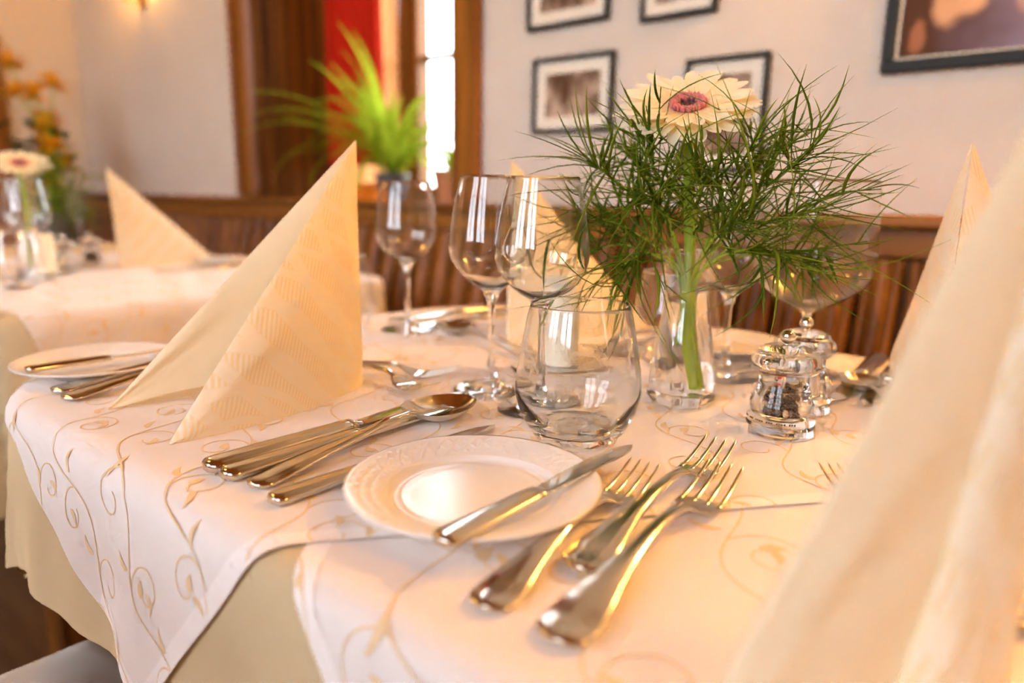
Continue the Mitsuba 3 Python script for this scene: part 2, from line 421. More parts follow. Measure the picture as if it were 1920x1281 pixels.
def pendant(x, y, z, power, label):
    k = thing('pendant_lamp', label, 'lamp')
    part(k, 'cord', tube([(x, y, z + .31), (x, y, CE)], .004), 'grey_pot')
    part(k, 'cap', lathe([(.0, .265), (.05, .262), (.055, .30), (.012, .32), (0, .32)], 48), 'brass', M=place(x, y, z))
    put(part_key(k, 'globe'), lathe([(.09 * math.sin(t), .18 - .09 * math.cos(t)) for t in np.linspace(0, math.pi, 25)], 40), 'shade', smooth=True, M=place(x, y, z), emitter=emitter(power))


pendant(.55, .55, 1.05, GLOW_CEIL, 'globe pendant lamp over the right end of the near table')
pendant(-1.75, .2, 1.05, GLOW_CEIL * .7, 'globe pendant lamp over the far table')
# ---------------------------------------------------------------- tables and cloths
class Top:
    """a table top with rounded corners and the way a cloth falls over it"""
    def __init__(s, x0, x1, y0, y1, R=0.07):
        s.x0, s.x1, s.y0, s.y1, s.R = x0, x1, y0, y1, R

    def drape(s, q, off, rip=0.006, rho=0.014):
        """unfolded cloth points (n, 2) -> points in space; off: height above the table top"""
        q = np.asarray(q, float); R = s.R
        c = np.stack([np.clip(q[:, 0], s.x0 + R, s.x1 - R), np.clip(q[:, 1], s.y0 + R, s.y1 - R)], 1)
        dv = q - c; L = np.linalg.norm(dv, axis=1); n = dv / np.maximum(L, 1e-9)[:, None]
        d = np.maximum(L - R, 0); b = np.where((d > 0)[:, None], c + n * R, q)
        rr = rho + off; q1 = rho * np.pi / 2; a = np.minimum(d / rho, np.pi / 2); dd = np.maximum(d - q1, 0)
        per = np.where(np.abs(n[:, 1]) > np.abs(n[:, 0]), b[:, 0], b[:, 1] * 1.0) + 0.35 * np.arctan2(n[:, 1], n[:, 0])
        w = np.clip(dd / .12, 0, 1)
        out = rr * np.sin(a) + dd * 0.05 + rip * w * (1 + np.sin(per * 2 * np.pi / .19 + 1.0) + .5 * np.sin(per * 2 * np.pi / .083))
        z = np.where(d > 0, off - rr * (1 - np.cos(a)) - dd, off)
        return np.column_stack([b + n * (d > 0)[:, None] * out[:, None], z])


def sheet(poly, step, top, off, rip=0.006):
    """a cloth cut to a polygon (unfolded), with vertices every step metres, laid over the table"""
    x0, y0, x1, y1 = poly.bounds
    gx, gy = np.meshgrid(np.arange(x0, x1, step), np.arange(y0, y1, step)); g = np.column_stack([gx.ravel(), gy.ravel()])
    inner = poly.buffer(-step * .4); g = g[contains_xy(inner, g[:, 0], g[:, 1])]
    ring = np.array([poly.exterior.interpolate(d).coords[0] for d in np.arange(0, poly.exterior.length, step)])
    q = np.vstack([g, ring]); tri = Delaunay(q).simplices; ctr = q[tri].mean(1)
    tri = tri[contains_xy(poly, ctr[:, 0], ctr[:, 1])]
    e1, e2 = q[tri[:, 1]] - q[tri[:, 0]], q[tri[:, 2]] - q[tri[:, 0]]; cr = e1[:, 0] * e2[:, 1] - e1[:, 1] * e2[:, 0]
    tri = tri[np.abs(cr) > 1e-9]; cr = cr[np.abs(cr) > 1e-9]; tri[cr < 0] = tri[cr < 0][:, ::-1]
    return top.drape(q, off, rip), tri


def ribbon(path, width, poly, top, off, rip=0.006):
    """a flat strip along a path (unfolded) on the cloth"""
    p = np.array(path); t = np.gradient(p, axis=0); t /= np.linalg.norm(t, axis=1, keepdims=True) + 1e-12
    s = np.stack([-t[:, 1], t[:, 0]], 1) * np.broadcast_to(width, (len(p),))[:, None] / 2
    q = np.stack([p - s, p, p + s], 1); ok = contains_xy(poly, q[..., 0], q[..., 1]).all(1)
    v = top.drape(q.reshape(-1, 2), off, rip)
    n, m = len(p), 3; f = []
    for i in range(n - 1):
        if ok[i] and ok[i + 1]:
            for j in range(m - 1):
                a, b, c, d = i * m + j, i * m + j + 1, (i + 1) * m + j + 1, (i + 1) * m + j
                f += [[a, c, b], [a, d, c]]
    return v, np.array(f).reshape(-1, 3)


def spiral(p, heading, turn, r0, r1, turns, n=34):
    """a tendril that starts at p along heading and curls in"""
    out = [np.array(p, float)]; a = heading
    for i in range(n):
        r = r0 + (r1 - r0) * (i / n) ** 0.8; ds = r * turns * 2 * np.pi / n
        a += turn * turns * 2 * np.pi / n; out.append(out[-1] + ds * np.array([np.cos(a), np.sin(a)]))
    return np.array(out), a


def vine_pattern(poly, ang, top, off, rip, step=0.062, scale=1.0, seed=1, bounds=None):
    """the woven vine scrolls of the cloth: stems, curling tendrils and drop leaves"""
    r = np.random.default_rng(seed); ms = []
    ca, sa = np.cos(ang), np.sin(ang); Rm = np.array([[ca, -sa], [sa, ca]]); ctr = np.array(poly.centroid.coords[0])
    L = .75
    def add(path, w):
        m = ribbon(np.asarray(path) @ Rm.T + ctr, w, poly, top, off, rip)
        if len(m[1]): ms.append(m)
    def leaf(p, a, ln, wd):
        t = np.linspace(0, 1, 9); pa = np.array(p) + np.outer(t * ln, [np.cos(a), np.sin(a)]) + np.outer(.18 * ln * np.sin(np.pi * t), [-np.sin(a), np.cos(a)])
        add(pa, wd * np.sin(np.pi * t ** .75) ** .9 + 1e-4)
    for k, x0 in enumerate(np.arange(-L, L, step)):
        lam = .118 * scale; ph = r.uniform(0, 6.28); y = np.arange(-L, L, .004)
        stem = np.column_stack([x0 + .013 * scale * np.sin(2 * np.pi * y / lam + ph), y]); add(stem, .0011)
        for i in range(int(2 * L / (lam / 2))):
            yy = -L + (i + .5 * (k % 2)) * lam / 2 + r.uniform(-.006, .006); th = 2 * np.pi * yy / lam + ph
            p = (x0 + .013 * scale * np.sin(th), yy); sl = .013 * scale * 2 * np.pi / lam * np.cos(th); side = 1 if i % 2 else -1
            sp, a = spiral(p, np.arctan2(1, sl) + side * .25, side, .019 * scale, .0055 * scale, r.uniform(.78, 1.1)); add(sp, .0011)
            if r.random() < .65: leaf(sp[-1], a + side * .4, .011 * scale, .0062 * scale)
            leaf(np.array(p) + [-side * .002, .012], np.pi / 2 - side * r.uniform(-.35, .9) + (0 if r.random() < .6 else np.pi), .016 * scale, .0042 * scale)
            if r.random() < .6: leaf(np.array(p) + [-side * .017, -.008], -np.pi / 2 + r.uniform(-.4, .4), .014 * scale, .004 * scale)
    return cat_meshes(ms)


def hem_strips(poly, top, off, rip, edges):
    ms = []; co = np.array(poly.exterior.coords)[:-1]
    for a, b in edges:
        p, q = co[a], co[b]; d = (q - p) / np.linalg.norm(q - p); nrm = np.array([-d[1], d[0]])
        if not poly.contains(Point((p + q) / 2 + nrm * .01)): nrm = -nrm
        s = np.arange(.004, np.linalg.norm(q - p) - .004, .006)
        ms.append(ribbon(p + np.outer(s, d) + nrm * .0062, .0115, poly, top, off, rip))
    return cat_meshes(ms)


def rounded_top(t, inset=.003):
    """the board itself, with the same rounded corners"""
    p = Polygon([(t.x0 + t.R, t.y0 + t.R), (t.x1 - t.R, t.y0 + t.R), (t.x1 - t.R, t.y1 - t.R), (t.x0 + t.R, t.y1 - t.R)]).buffer(t.R - inset, 16)
    m = trimesh.creation.extrude_polygon(p, .028, engine='earcut'); m.apply_translation((0, 0, -.0285))
    return m


top1 = Top(-.760, .62, .173, .815, .13)
tb = thing('dining_table', 'long dining table under the cream and white cloths in the foreground', 'table')
part(tb, 'table_top', rounded_top(top1), 'wood_rail', smooth=False)
for lx in (-.42, .45):
    for ly in (.23, .75):
        part(tb, 'leg', box(lx - .03, lx + .03, ly - .03, ly + .03, FL, -.03, .004), 'wood', smooth=False)
base1 = Polygon([(-.765, .173), (.62, .173), (.62, .815), (-.765, .815)]).buffer(.146, 24)
solo('base_tablecloth', sheet(base1, .012, top1, .0003, .004), 'base_cloth', 'plain cream base cloth hanging below the white overlays of the near table', 'tablecloth', smooth=True)
# overlay right (lies under the left one)
ov2 = Polygon([(-.30, .21), (-.05, -.085), (.48, .30), (.30, .66), (.0, .66)])
k = solo('overlay_cloth', sheet(ov2, .009, top1, .0012, .005), 'overlay', 'white gold-vined overlay cloth under the three forks', 'tablecloth', smooth=True)
part(k, 'vine_pattern', vine_pattern(ov2, .72, top1, .00155, .005, seed=5, step=.075, scale=1.25), 'vine', smooth=True, kind='stuff')
part(k, 'hem', hem_strips(ov2, top1, .0014, .005, [(0, 1)]), 'hem', smooth=True)
# overlay left
ov1 = Polygon([(-.397, .027), (.117, .656), (-.10, .813), (-.70, .813), (-.763, .60), (-.763, .30), (-.745, .195), (-.70, .160), (-.636, .142), (-.555, .100), (-.482, .062)])
k = solo('overlay_cloth', sheet(ov1, .009, top1, .0026, .005), 'overlay', 'white gold-vined overlay cloth whose pointed corner hangs over the front edge', 'tablecloth', smooth=True)
part(k, 'vine_pattern', vine_pattern(ov1, .72, top1, .00295, .005, seed=3), 'vine', smooth=True, kind='stuff')
part(k, 'hem', hem_strips(ov1, top1, .0028, .005, [(0, 1), (10, 0)]), 'hem', smooth=True)
ZA, ZB = .0029, .0015           # cloth heights: on the left overlay, on the right one


def zt(x, y):
    return ZA if (x + .397) * .774 - (y - .027) * .633 < 0.01 else ZB


# far table
top2 = Top(-2.42, -1.085, .265, .93, .06)
tb = thing('dining_table', 'dining table at the left rear under a cream cloth with a white overlay', 'table')
part(tb, 'table_top', rounded_top(top2), 'wood_rail', smooth=False)
for lx in (-2.35, -1.15):
    for ly in (.33, .86):
        part(tb, 'leg', box(lx - .03, lx + .03, ly - .03, ly + .03, FL, -.03, .004), 'wood', smooth=False)
base2 = Polygon([(-2.42, .265), (-1.085, .265), (-1.085, .93), (-2.42, .93)]).buffer(.26, 24)
solo('base_tablecloth', sheet(base2, .02, top2, .0003, .006), 'base_cloth', 'plain cream base cloth of the table at the left rear', 'tablecloth', smooth=True)
ov3 = Polygon([(-2.0, .28), (-1.45, .268), (-.985, .30), (-.96, .93), (-1.5, .94), (-2.0, .90)])
k = solo('overlay_cloth', sheet(ov3, .014, top2, .0016, .006), 'overlay', 'white overlay cloth on the table at the left rear, hanging over its end', 'tablecloth', smooth=True)
part(k, 'vine_pattern', vine_pattern(ov3, 1.2, top2, .002, .006, seed=9, step=.08, scale=1.2), 'vine', smooth=True, kind='stuff')
ZC = .0018

# ---------------------------------------------------------------- chair with a tufted cushion at the lower left
ch = thing('dining_chair', 'wooden chair with a pale grey tufted cushion pushed under the table at the lower left', 'chair')
cx, cy, sw, sd, sz = -.475, .022, .21, .21, -.274
uu, vv = np.meshgrid(np.linspace(-1, 1, 61), np.linspace(-1, 1, 61), indexing='ij')
ed = np.clip(1 - np.maximum(np.abs(uu), np.abs(vv)) ** 6, 0, 1) ** .5
hh = .052 * ed
for bx in (-.36, .36):
    for by in (-.36, .36):
        dd = np.hypot(uu - bx, vv - by); hh -= .022 * np.exp(-(dd / .10) ** 2)
hh -= .010 * (np.exp(-((uu - .36) / .035) ** 2) + np.exp(-((uu + .36) / .035) ** 2) + np.exp(-((vv - .36) / .035) ** 2) + np.exp(-((vv + .36) / .035) ** 2)) * ed
hh += .006 * (meshkit.noise(np.stack([uu * 6, vv * 6, 0 * uu], -1), 4) - .5) * ed
rnd = 1 - .10 * (np.abs(uu) * np.abs(vv)) ** 4
tp = grid(np.stack([cx + sw * uu * rnd, cy + sd * vv * rnd, sz + hh], -1)); bt = grid(np.stack([cx + sw * uu * rnd, cy + sd * vv * rnd, sz - .02 * ed], -1))
part(ch, 'cushion', (np.vstack([tp[0], bt[0]]), np.vstack([tp[1][:, ::-1], bt[1] + len(tp[0])])), 'cushion', smooth=40)
part(ch, 'seat', box(cx - .205, cx + .205, cy - .205, cy + .205, sz - .045, sz - .02, .006), 'wood_rail', smooth=False)
for lx in (-.18, .18):
    part(ch, 'leg', box(cx + lx - .018, cx + lx + .018, cy + .15, cy + .186, FL, sz - .045, .004), 'wood', smooth=False)
    part(ch, 'leg', box(cx + lx - .018, cx + lx + .018, cy - .205, cy - .17, FL, sz + .36, .004), 'wood', smooth=False)
for zz in (.16, .28):
    part(ch, 'back_rail', box(cx - .165, cx + .165, cy - .20, cy - .178, sz + zz, sz + zz + .05, .004), 'wood_rail', smooth=False)
# ---------------------------------------------------------------- napkins
def napkin(label, R, Lp, Fp, apex, group=None, bulge=(.010, .010), th=.0022, lift=0.0, z0=ZA, fold=.012, curl=0.0):
    """a stiff napkin folded to a standing sail: an upright spine at R, two triangular wings to L and F, all meeting in the apex"""
    k = thing('folded_napkin', label, 'napkin', group)
    R = np.array([*R, z0]); A = np.array([apex[0], apex[1], apex[2]])
    ns, nt = 26, 30
    for wi, (E, bl) in enumerate(((Lp, bulge[0]), (Fp, bulge[1]))):
        E = np.array([*E, z0]); along = E - R; ln = np.linalg.norm(along)
        nrm = np.cross(along / ln, (A - R) / np.linalg.norm(A - R)); nrm *= (1 if wi == 0 else -1) * np.sign(np.cross(along, [0, 0, 1.0]) @ np.cross(along, [0, 0, 1.0]))
        side = np.array([*(np.array(Fp if wi == 0 else Lp) - np.array(R[:2])), 0.0])
        if nrm @ side > 0: nrm = -nrm          # outwards
        s = np.linspace(0, 1, ns) ** .9; t = np.linspace(0, 1, nt)
        S, Tt = np.meshgrid(s, t, indexing='ij')
        base = R + S[..., None] * along; hyp = E + (1 - S[..., None]) * (A - E)       # straight up from the foot to the sloping edge
        mid = base * (1 - Tt[..., None]) + hyp * Tt[..., None]
        wob = .0022 * (meshkit.noise(np.stack([S * 5, Tt * 6, 0 * S + wi * 7 + len(k)], -1), 2) - .5)
        bow = bl * np.sin(np.pi * np.clip(S, 0, 1)) * (1 - .75 * Tt) + bl * .35 * np.sin(np.pi * Tt) * S + wob
        mid = mid + nrm * bow[..., None]
        edge = np.sqrt(np.clip(1 - Tt ** 10, 0, 1)) * np.sqrt(np.clip(S * 12, 0, 1)) * np.sqrt(np.clip((1 - S) * 14, 0, 1))
        uv = np.stack([S * ln, Tt * (1 - S) * np.linalg.norm(A - R)], -1).reshape(-1, 2)
        lf = lift * np.sin(np.pi * np.clip(S * 1.0, 0, 1)) * (1 - Tt) ** 2
        for li, sg in enumerate((1, -1)):
            off = fold * .5 * (np.sin(np.pi * np.clip(S, 0, 1)) ** .6) * (1 - Tt ** 3) * edge + th * edge
            Pn = mid + nrm * (off * sg)[..., None]
            if li == 1: Pn = Pn + np.array([0, 0, 1.0]) * lf[..., None]
            v, f = grid(Pn)
            if sg < 0: f = f[:, ::-1]
            part(k, 'outer_ply' if li == 0 else 'inner_ply', (v, f), 'napkin' if li == 0 else 'napkin_plain', smooth=True, uv=uv)
    return k


napkin('large sharp cream damask napkin sail standing left of the knives', (-.479, .379), (-.565, .202), (-.457, .198), (-.479, .379, .2115), lift=.013)
napkin('big blurred cream napkin at the right edge, nearest the viewer', (-.002, .285), (-.074, .182), (-.02736, .2337), (-.004, .28, .24), bulge=(.002, .001), z0=ZB, lift=.006)
napkin('cream napkin sail at the far right against the bench, its tip bent', (-.078, .640), (-.137, .775), (-.01, .79), (-.078, .635, .2135), bulge=(.003, .012), z0=ZB)
napkin('cream napkin sail behind the white candle', (-.487, .592), (-.575, .775), (-.425, .80), (-.487, .592, .205))
napkin('cream napkin sail on the table at the left rear', (-1.621, .634), (-1.74, .80), (-1.590, .842), (-1.630, .630, .211), z0=ZC)


# ---------------------------------------------------------------- cutlery
def handle_mesh(st, grooves=True, n=44):
    """st: rows (y, half width, centre z, half thickness); a long rounded bar with two lines along its edge"""
    st = np.array(st, float); yy = st[:, 0]; fine = np.linspace(0, 1, 60) ** 1.0
    y = yy[0] + (yy[-1] - yy[0]) * (1 - (1 - fine) ** 1.0); y = np.concatenate([np.linspace(yy[0], yy[1], 12)[:-1], y[y > yy[1]]])
    from scipy.interpolate import PchipInterpolator
    W, Z, H = (PchipInterpolator(yy, st[:, i])(y) for i in (1, 2, 3))
    a = np.linspace(0, 2 * np.pi, n, endpoint=False)
    cx_, sx_ = np.cos(a), np.sin(a)
    fx = np.sign(cx_) * np.abs(cx_) ** .8; fz = np.sign(sx_) * np.abs(sx_) ** .95
    rows = []
    for yi, w, z, h in zip(y, W, Z, H):
        zz = fz * h
        if grooves:
            g = np.exp(-((np.abs(fx) - .60) / .055) ** 2) + .8 * np.exp(-((np.abs(fx) - .80) / .05) ** 2)
            zz = zz - (fz > 0) * g * h * .20 * np.clip(w / .004 - 1, 0, 1)
        rows.append(np.column_stack([fx * w, np.full(n, yi), z + zz]))
    Pn = np.array(rows); v, f = grid(Pn[:, ::-1], close_v=True); k = len(v)
    v = np.vstack([v, Pn[0].mean(0), Pn[-1].mean(0)]); j = np.arange(n); e = (len(Pn) - 1) * n
    f = np.vstack([f, np.stack([np.full(n, k), (j + 1) % n, j], 1), np.stack([np.full(n, k + 1), e + j, e + (j + 1) % n], 1)])
    t = trimesh.Trimesh(v, f, process=False)
    if t.volume < 0: f = f[:, ::-1]
    return v, f


def round_end(w, y1, n=6):
    return [(y1 * (1 - np.cos(t)), w * np.sin(t)) for t in np.linspace(.12, np.pi / 2, n)]


def scaled(m, s):
    return m[0] * s, m[1]


def fork_parts(L):
    s = L / .218
    e = [(y, w, .0040 + .02 * y, .0012 + .0012 * min(1, w / .010)) for y, w in round_end(.0140, .011)]
    hd = e + [(.028, .0126, .0064, .0024), (.050, .0088, .0092, .0025), (.075, .0058, .0120, .0026), (.105, .0044, .0145, .0026), (.125, .0040, .0150, .0025), (.138, .0042, .0135, .0023), (.148, .0060, .0105, .0018)]
    hdl = handle_mesh(hd)
    hs = [(.143, .0044, .0125, .0017), (.149, .0094, .0095, .0013), (.156, .0130, .0066, .0011), (.165, .0144, .0045, .0010), (.172, .0146, .0042, .0010), (.1755, .0144, .0044, .0009)]
    head = handle_mesh(hs, grooves=False)
    tines = []
    for x in (-.0124, -.0042, .0042, .0124):
        y = np.linspace(.170, .2178, 14); t = (y - .170) / .0478
        p = np.column_stack([x * (1 - .06 * t), y, .0042 + .0005 * t + .0115 * t ** 1.7]); w = .0021 - .0010 * t; w[-1] = .0003
        tines.append(tube(p, w, 10, flat=.62))
    return [('handle', scaled(hdl, s)), ('head', scaled(head, s))] + [('tine', scaled(t, s)) for t in tines]


def spoon_parts(L):
    s = L / .205
    e = [(y, w, .0035 + .02 * y, .0012 + .0012 * min(1, w / .010)) for y, w in round_end(.0108, .010)]
    hd = e + [(.03, .0102, .0060, .0023), (.06, .0074, .0085, .0023), (.09, .0048, .0105, .0023), (.118, .0038, .0140, .0023), (.134, .0038, .0140, .0022), (.142, .0056, .0125, .0016)]
    hdl = handle_mesh(hd)
    nr, na = 14, 56; c0, ly, wx = .172, .034, .0260
    r = np.linspace(0, 1, nr); a = np.linspace(0, 2 * np.pi, na, endpoint=False)
    Rr, Aa = np.meshgrid(r, a, indexing='ij')
    X = Rr * wx * np.cos(Aa) * (1 - .16 * np.sin(Aa)); Y = c0 + Rr * ly * np.sin(Aa)
    rim = .0125 - .0006 * np.sin(Aa)
    top_ = rim - .0112 * (1 - Rr ** 2.2); bot = top_ - .0012 * (1 - .6 * Rr ** 6); bot = bot - bot.min() + .0003; top_ = top_ - top_.min() + .0015
    tv, tf = grid(np.stack([X, Y, top_], -1), close_v=True); bv, bf = grid(np.stack([X, Y, bot], -1), close_v=True)
    ev = np.stack([np.stack([X[-1], Y[-1], bot[-1]], -1), np.stack([X[-1], Y[-1], top_[-1]], -1)]); gv, gf = grid(ev, close_v=True)
    bowl = cat_meshes([(tv, tf[:, ::-1]), (bv, bf), (gv, gf)])
    bowl = clean(bowl); bowl.fix_normals()
    return [('handle', scaled(hdl, s)), ('bowl', scaled(as_vf(bowl), s))]


def knife_parts(L, hl=.108, bw=.0115, hw=.0106):
    s = L / .235; bl = .235 - hl
    e = [(y, w, .0052, .0015 + .0027 * min(1, w / .0085)) for y, w in round_end(hw, .008)]
    hd = e + [(.03, hw * .97, .0052, .0042), (hl * .56, hw * .88, .0052, .0041), (hl * .82, hw * .78, .0052, .0040), (hl - .004, hw * .74, .0052, .0040), (hl, hw * .70, .0052, .0036)]
    hdl = handle_mesh(hd)
    bol = handle_mesh([(hl - .001, hw * .70, .0052, .0036), (hl + .002, hw * .76, .0052, .0036), (hl + .005, hw * .6, .0050, .0026), (hl + .010, hw * .5, .0048, .0016)], grooves=False)
    t = np.linspace(0, 1, 40); y = hl + .004 + (bl - .004) * t
    back = np.where(t < .82, .0062, .0062 - .0062 * np.clip((t - .82) / .18, 0, 1) ** 2 * 1.0) * bw / .0115
    edge = -bw * (.62 + .38 * np.sin(np.clip(t / .55, 0, 1) * np.pi / 2)); edge = np.where(t > .55, -bw * np.sqrt(np.clip(1 - np.clip((t - .55) / .45, 0, 1) ** 2.6 * .98, 0, 1)) , edge)
    back = np.maximum(back, edge + .0004)
    rows = []
    for yi, b, ed_ in zip(y, back, edge):
        xs_ = np.array([b, b * .8 + ed_ * .2, b * .35 + ed_ * .65, ed_, b * .35 + ed_ * .65, b * .8 + ed_ * .2, b]); zs_ = np.array([.0010, .0012, .0009, 0, -.0009, -.0012, -.0010])
        rows.append(np.column_stack([xs_, np.full(7, yi), .0042 + zs_]))
    Pn = np.array(rows); v, f = grid(Pn, close_v=True); k = len(v); v = np.vstack([v, Pn[0].mean(0), Pn[-1].mean(0)]); n = 7; j = np.arange(n); e2 = (len(Pn) - 1) * n
    f = np.vstack([f, np.stack([np.full(n, k), (j + 1) % n, j], 1), np.stack([np.full(n, k + 1), e2 + j, e2 + (j + 1) % n], 1)])
    bm = clean((v, f)); bm.fix_normals()
    return [('handle', scaled(hdl, s)), ('bolster', scaled(bol, s)), ('blade', scaled(as_vf(bm), s))]


def lay(name, cat, parts, a, b, label, group=None, z=None, zb=None, flip=False):
    """a piece of cutlery from its handle end a to its tip b (x, y), z and zb: heights of the two ends"""
    k = thing(name, label, cat, group)
    a, b = np.array(a, float), np.array(b, float); d = b - a
    za = zt(*((a + b) / 2)) if z is None else z; zb = za if zb is None else zb
    M = place(a[0], a[1], za, deg=math.degrees(math.atan2(d[1], d[0])) - 90, tilt=math.degrees(math.atan2(zb - za, np.linalg.norm(d))))
    for nm, m in parts:
        v, f = as_vf(m)
        if flip: v = v * [-1, 1, 1]; f = f[:, ::-1]
        part(k + '__head' if nm == 'tine' else k + '__handle' if nm == 'bolster' else k, nm, (v, f), 'steel', smooth=50 if nm == 'blade' else True, M=M)
    return k


def L2(a, b): return float(np.hypot(a[0] - b[0], a[1] - b[1]))


# place setting in front: knives and spoon right of the big napkin
lay('dinner_knife', 'knife', knife_parts(.229), (-.3880, .1875), (-.3855, .4165), 'steel table knife nearest the big napkin, outermost of the four pieces')
lay('dinner_knife', 'knife', knife_parts(.2115), (-.3702, .1885), (-.3665, .400), 'steel table knife between the outermost knife and the soup spoon')
lay('soup_spoon', 'spoon', spoon_parts(.194), (-.3480, .1935), (-.3600, .3870), 'steel soup spoon with a wide bowl facing up, lying beside the knives')
lay('dessert_knife', 'knife', knife_parts(.177, hl=.10), (-.3205, .1890), (-.3130, .3660), 'short steel knife half hidden under the left rim of the front plate')
# forks right of the front plate
lay('dinner_fork', 'fork', fork_parts(.169), (-.1705, .1915), (-.1880, .3595), 'smallest of the three steel forks, closest to the front plate')
lay('dinner_fork', 'fork', fork_parts(.183), (-.1573, .2400), (-.1675, .4225), 'steel fork in the middle of the three, pushed further up the table')
lay('dinner_fork', 'fork', fork_parts(.192), (-.1350, .1925), (-.1480, .3838), 'largest steel fork, nearest the viewer at the right of the three')
# left edge: forks of the front setting
lay('dinner_fork', 'fork', fork_parts(.187), (-.6410, .1880), (-.6390, .375), 'steel fork beside the plate at the left edge, upper of the two handles')
lay('dinner_fork', 'fork', fork_parts(.186), (-.6120, .1860), (-.6120, .372), 'steel fork at the left edge, handle nearest the left corner of the big napkin')
# dessert cutlery above the big napkin
lay('dessert_fork', 'fork', fork_parts(.160), (-.568, .370), (-.4295, .4500), 'upper steel dessert fork lying crosswise right of the big napkin')
lay('dessert_fork', 'fork', fork_parts(.160), (-.560, .404), (-.4010, .3900), 'lower steel dessert fork lying crosswise right of the big napkin, nearer the knives', z=ZA + .001)
# opposite side
lay('dessert_spoon', 'spoon', spoon_parts(.185), (-.430, .556), (-.612, .608), 'steel dessert spoon with gleaming bowl behind the first wine glass')
lay('dinner_knife', 'knife', knife_parts(.21), (-.652, .80), (-.690, .625), 'left steel knife on the far side of the table, behind the dessert spoon')
lay('dinner_knife', 'knife', knife_parts(.21), (-.615, .795), (-.632, .635), 'right steel knife on the far side, behind the dessert spoon, nearer the candle')
lay('dinner_fork', 'fork', fork_parts(.205), (-.382, .80), (-.388, .60), 'steel fork on the far side seen through the tumbler, next to the candle')
lay('dinner_fork', 'fork', fork_parts(.205), (-.355, .80), (-.362, .60), 'steel fork on the far side seen through the tumbler, nearest the vase')
lay('dinner_knife', 'knife', knife_parts(.21), (-.155, .81), (-.147, .605), 'steel knife behind the salt mill, left of the pair')
lay('dinner_knife', 'knife', knife_parts(.21), (-.132, .815), (-.124, .61), 'steel knife behind the salt mill, right of the pair')
lay('dessert_knife', 'knife', knife_parts(.165, hl=.09), (-.2335, .80), (-.243, .640), 'dark steel knife beside the far small plate, tip behind the pepper mill')
lay('dessert_spoon', 'spoon', spoon_parts(.165), (-.070, .545), (-.150, .682), 'steel dessert spoon right of the salt mill, partly hidden by the near napkin')
lay('dessert_fork', 'fork', fork_parts(.156), (.006, .322), (-.1015, .4345), 'steel dessert fork, only its tine tips showing left of the near napkin')
# cutlery on the far table
for i, (xx, lb) in enumerate(((-1.66, 'left'), (-1.69, 'right'))):
    lay('dinner_knife', 'knife', knife_parts(.21), (xx + .22, .85), (xx + .20, .65), f'blurred knife on the table at the left rear, {"nearest the plate" if i == 0 else "nearest the napkin sail"}', z=ZC)

# ---------------------------------------------------------------- plates
def plate(x, y, z, R, label, detail=True):
    s = R / .0707
    pr_ = [(0, .0022), (.036, .0022), (.0375, 0), (.0400, 0), (.0412, .0028), (.050, .0062), (.060, .0090), (.0695, .0112), (.0707, .0124), (.0702, .0135), (.0690, .0134)]
    pr_ += [(r, .0134 - (.0690 - r) * .27) for r in np.linspace(.0682, .0490, 40 if detail else 8)]
    pr_ += [(.0480, .0074), (.0465, .0062), (.0445, .0052), (.0425, .0048), (.0405, .0050), (.0395, .0052), (.0385, .0049), (.034, .0046), (.02, .0044), (0, .0044)]
    pr_ = [(r * s, zz * s) for r, zz in pr_]
    N = 40
    def bump(r, th, zz):
        t = (r / s - .0505) / (.0680 - .0505); on = np.clip(t * 8, 0, 1) * np.clip((1 - t) * 8, 0, 1) * (zz > .0078 * s)
        tri = np.arange(len(pr_))[:, None] > 10
        a = N * th / (2 * np.pi); q = t * 1.6
        def line(x): return np.exp(-((np.abs(x - np.round(x))) / .13) ** 2)
        pillow = np.cos(np.pi * (a + q)) ** 2 * np.cos(np.pi * (a - q)) ** 2
        return on * tri * s * (.00042 * np.maximum(line(a + q), line(a - q)) - .00026 * pillow)
    k = solo('bread_plate', lathe(pr_, 480 if detail else 72, bump if detail else None), 'porcelain', label, 'plate', smooth=True, M=place(x, y, z))
    return k


plate(-.2440, .2675, ZA, .0707, 'white porcelain bread plate with embossed lattice rim in the centre foreground')
plate(-.6951, .2454, ZA, .0690, 'white bread plate with a knife across it at the left edge of the near table')
plate(-.3000, .7340, ZA, .0700, 'small plate on the far side of the near table, right of the vase', detail=False)
plate(-1.5218, .835, ZC, .0700, 'white plate on the table at the left rear', detail=False)
lay('butter_knife', 'knife', knife_parts(.166, hl=.098, bw=.0118, hw=.0112), (-.2050, .2015), (-.2017, .3675), 'steel butter knife lying across the front plate, handle towards the viewer', z=ZA + .0112, zb=ZA + .0120)
lay('butter_knife', 'knife', knife_parts(.160, hl=.095, bw=.0118, hw=.0112), (-.6830, .1830), (-.6740, .342), 'steel butter knife lying across the plate at the left edge', z=ZA + .0112, zb=ZA + .0112)
lay('butter_knife', 'knife', knife_parts(.150), (-1.5, .90), (-1.52, .76), 'butter knife on the plate of the table at the left rear', z=ZC + .0112, zb=ZC + .0112)
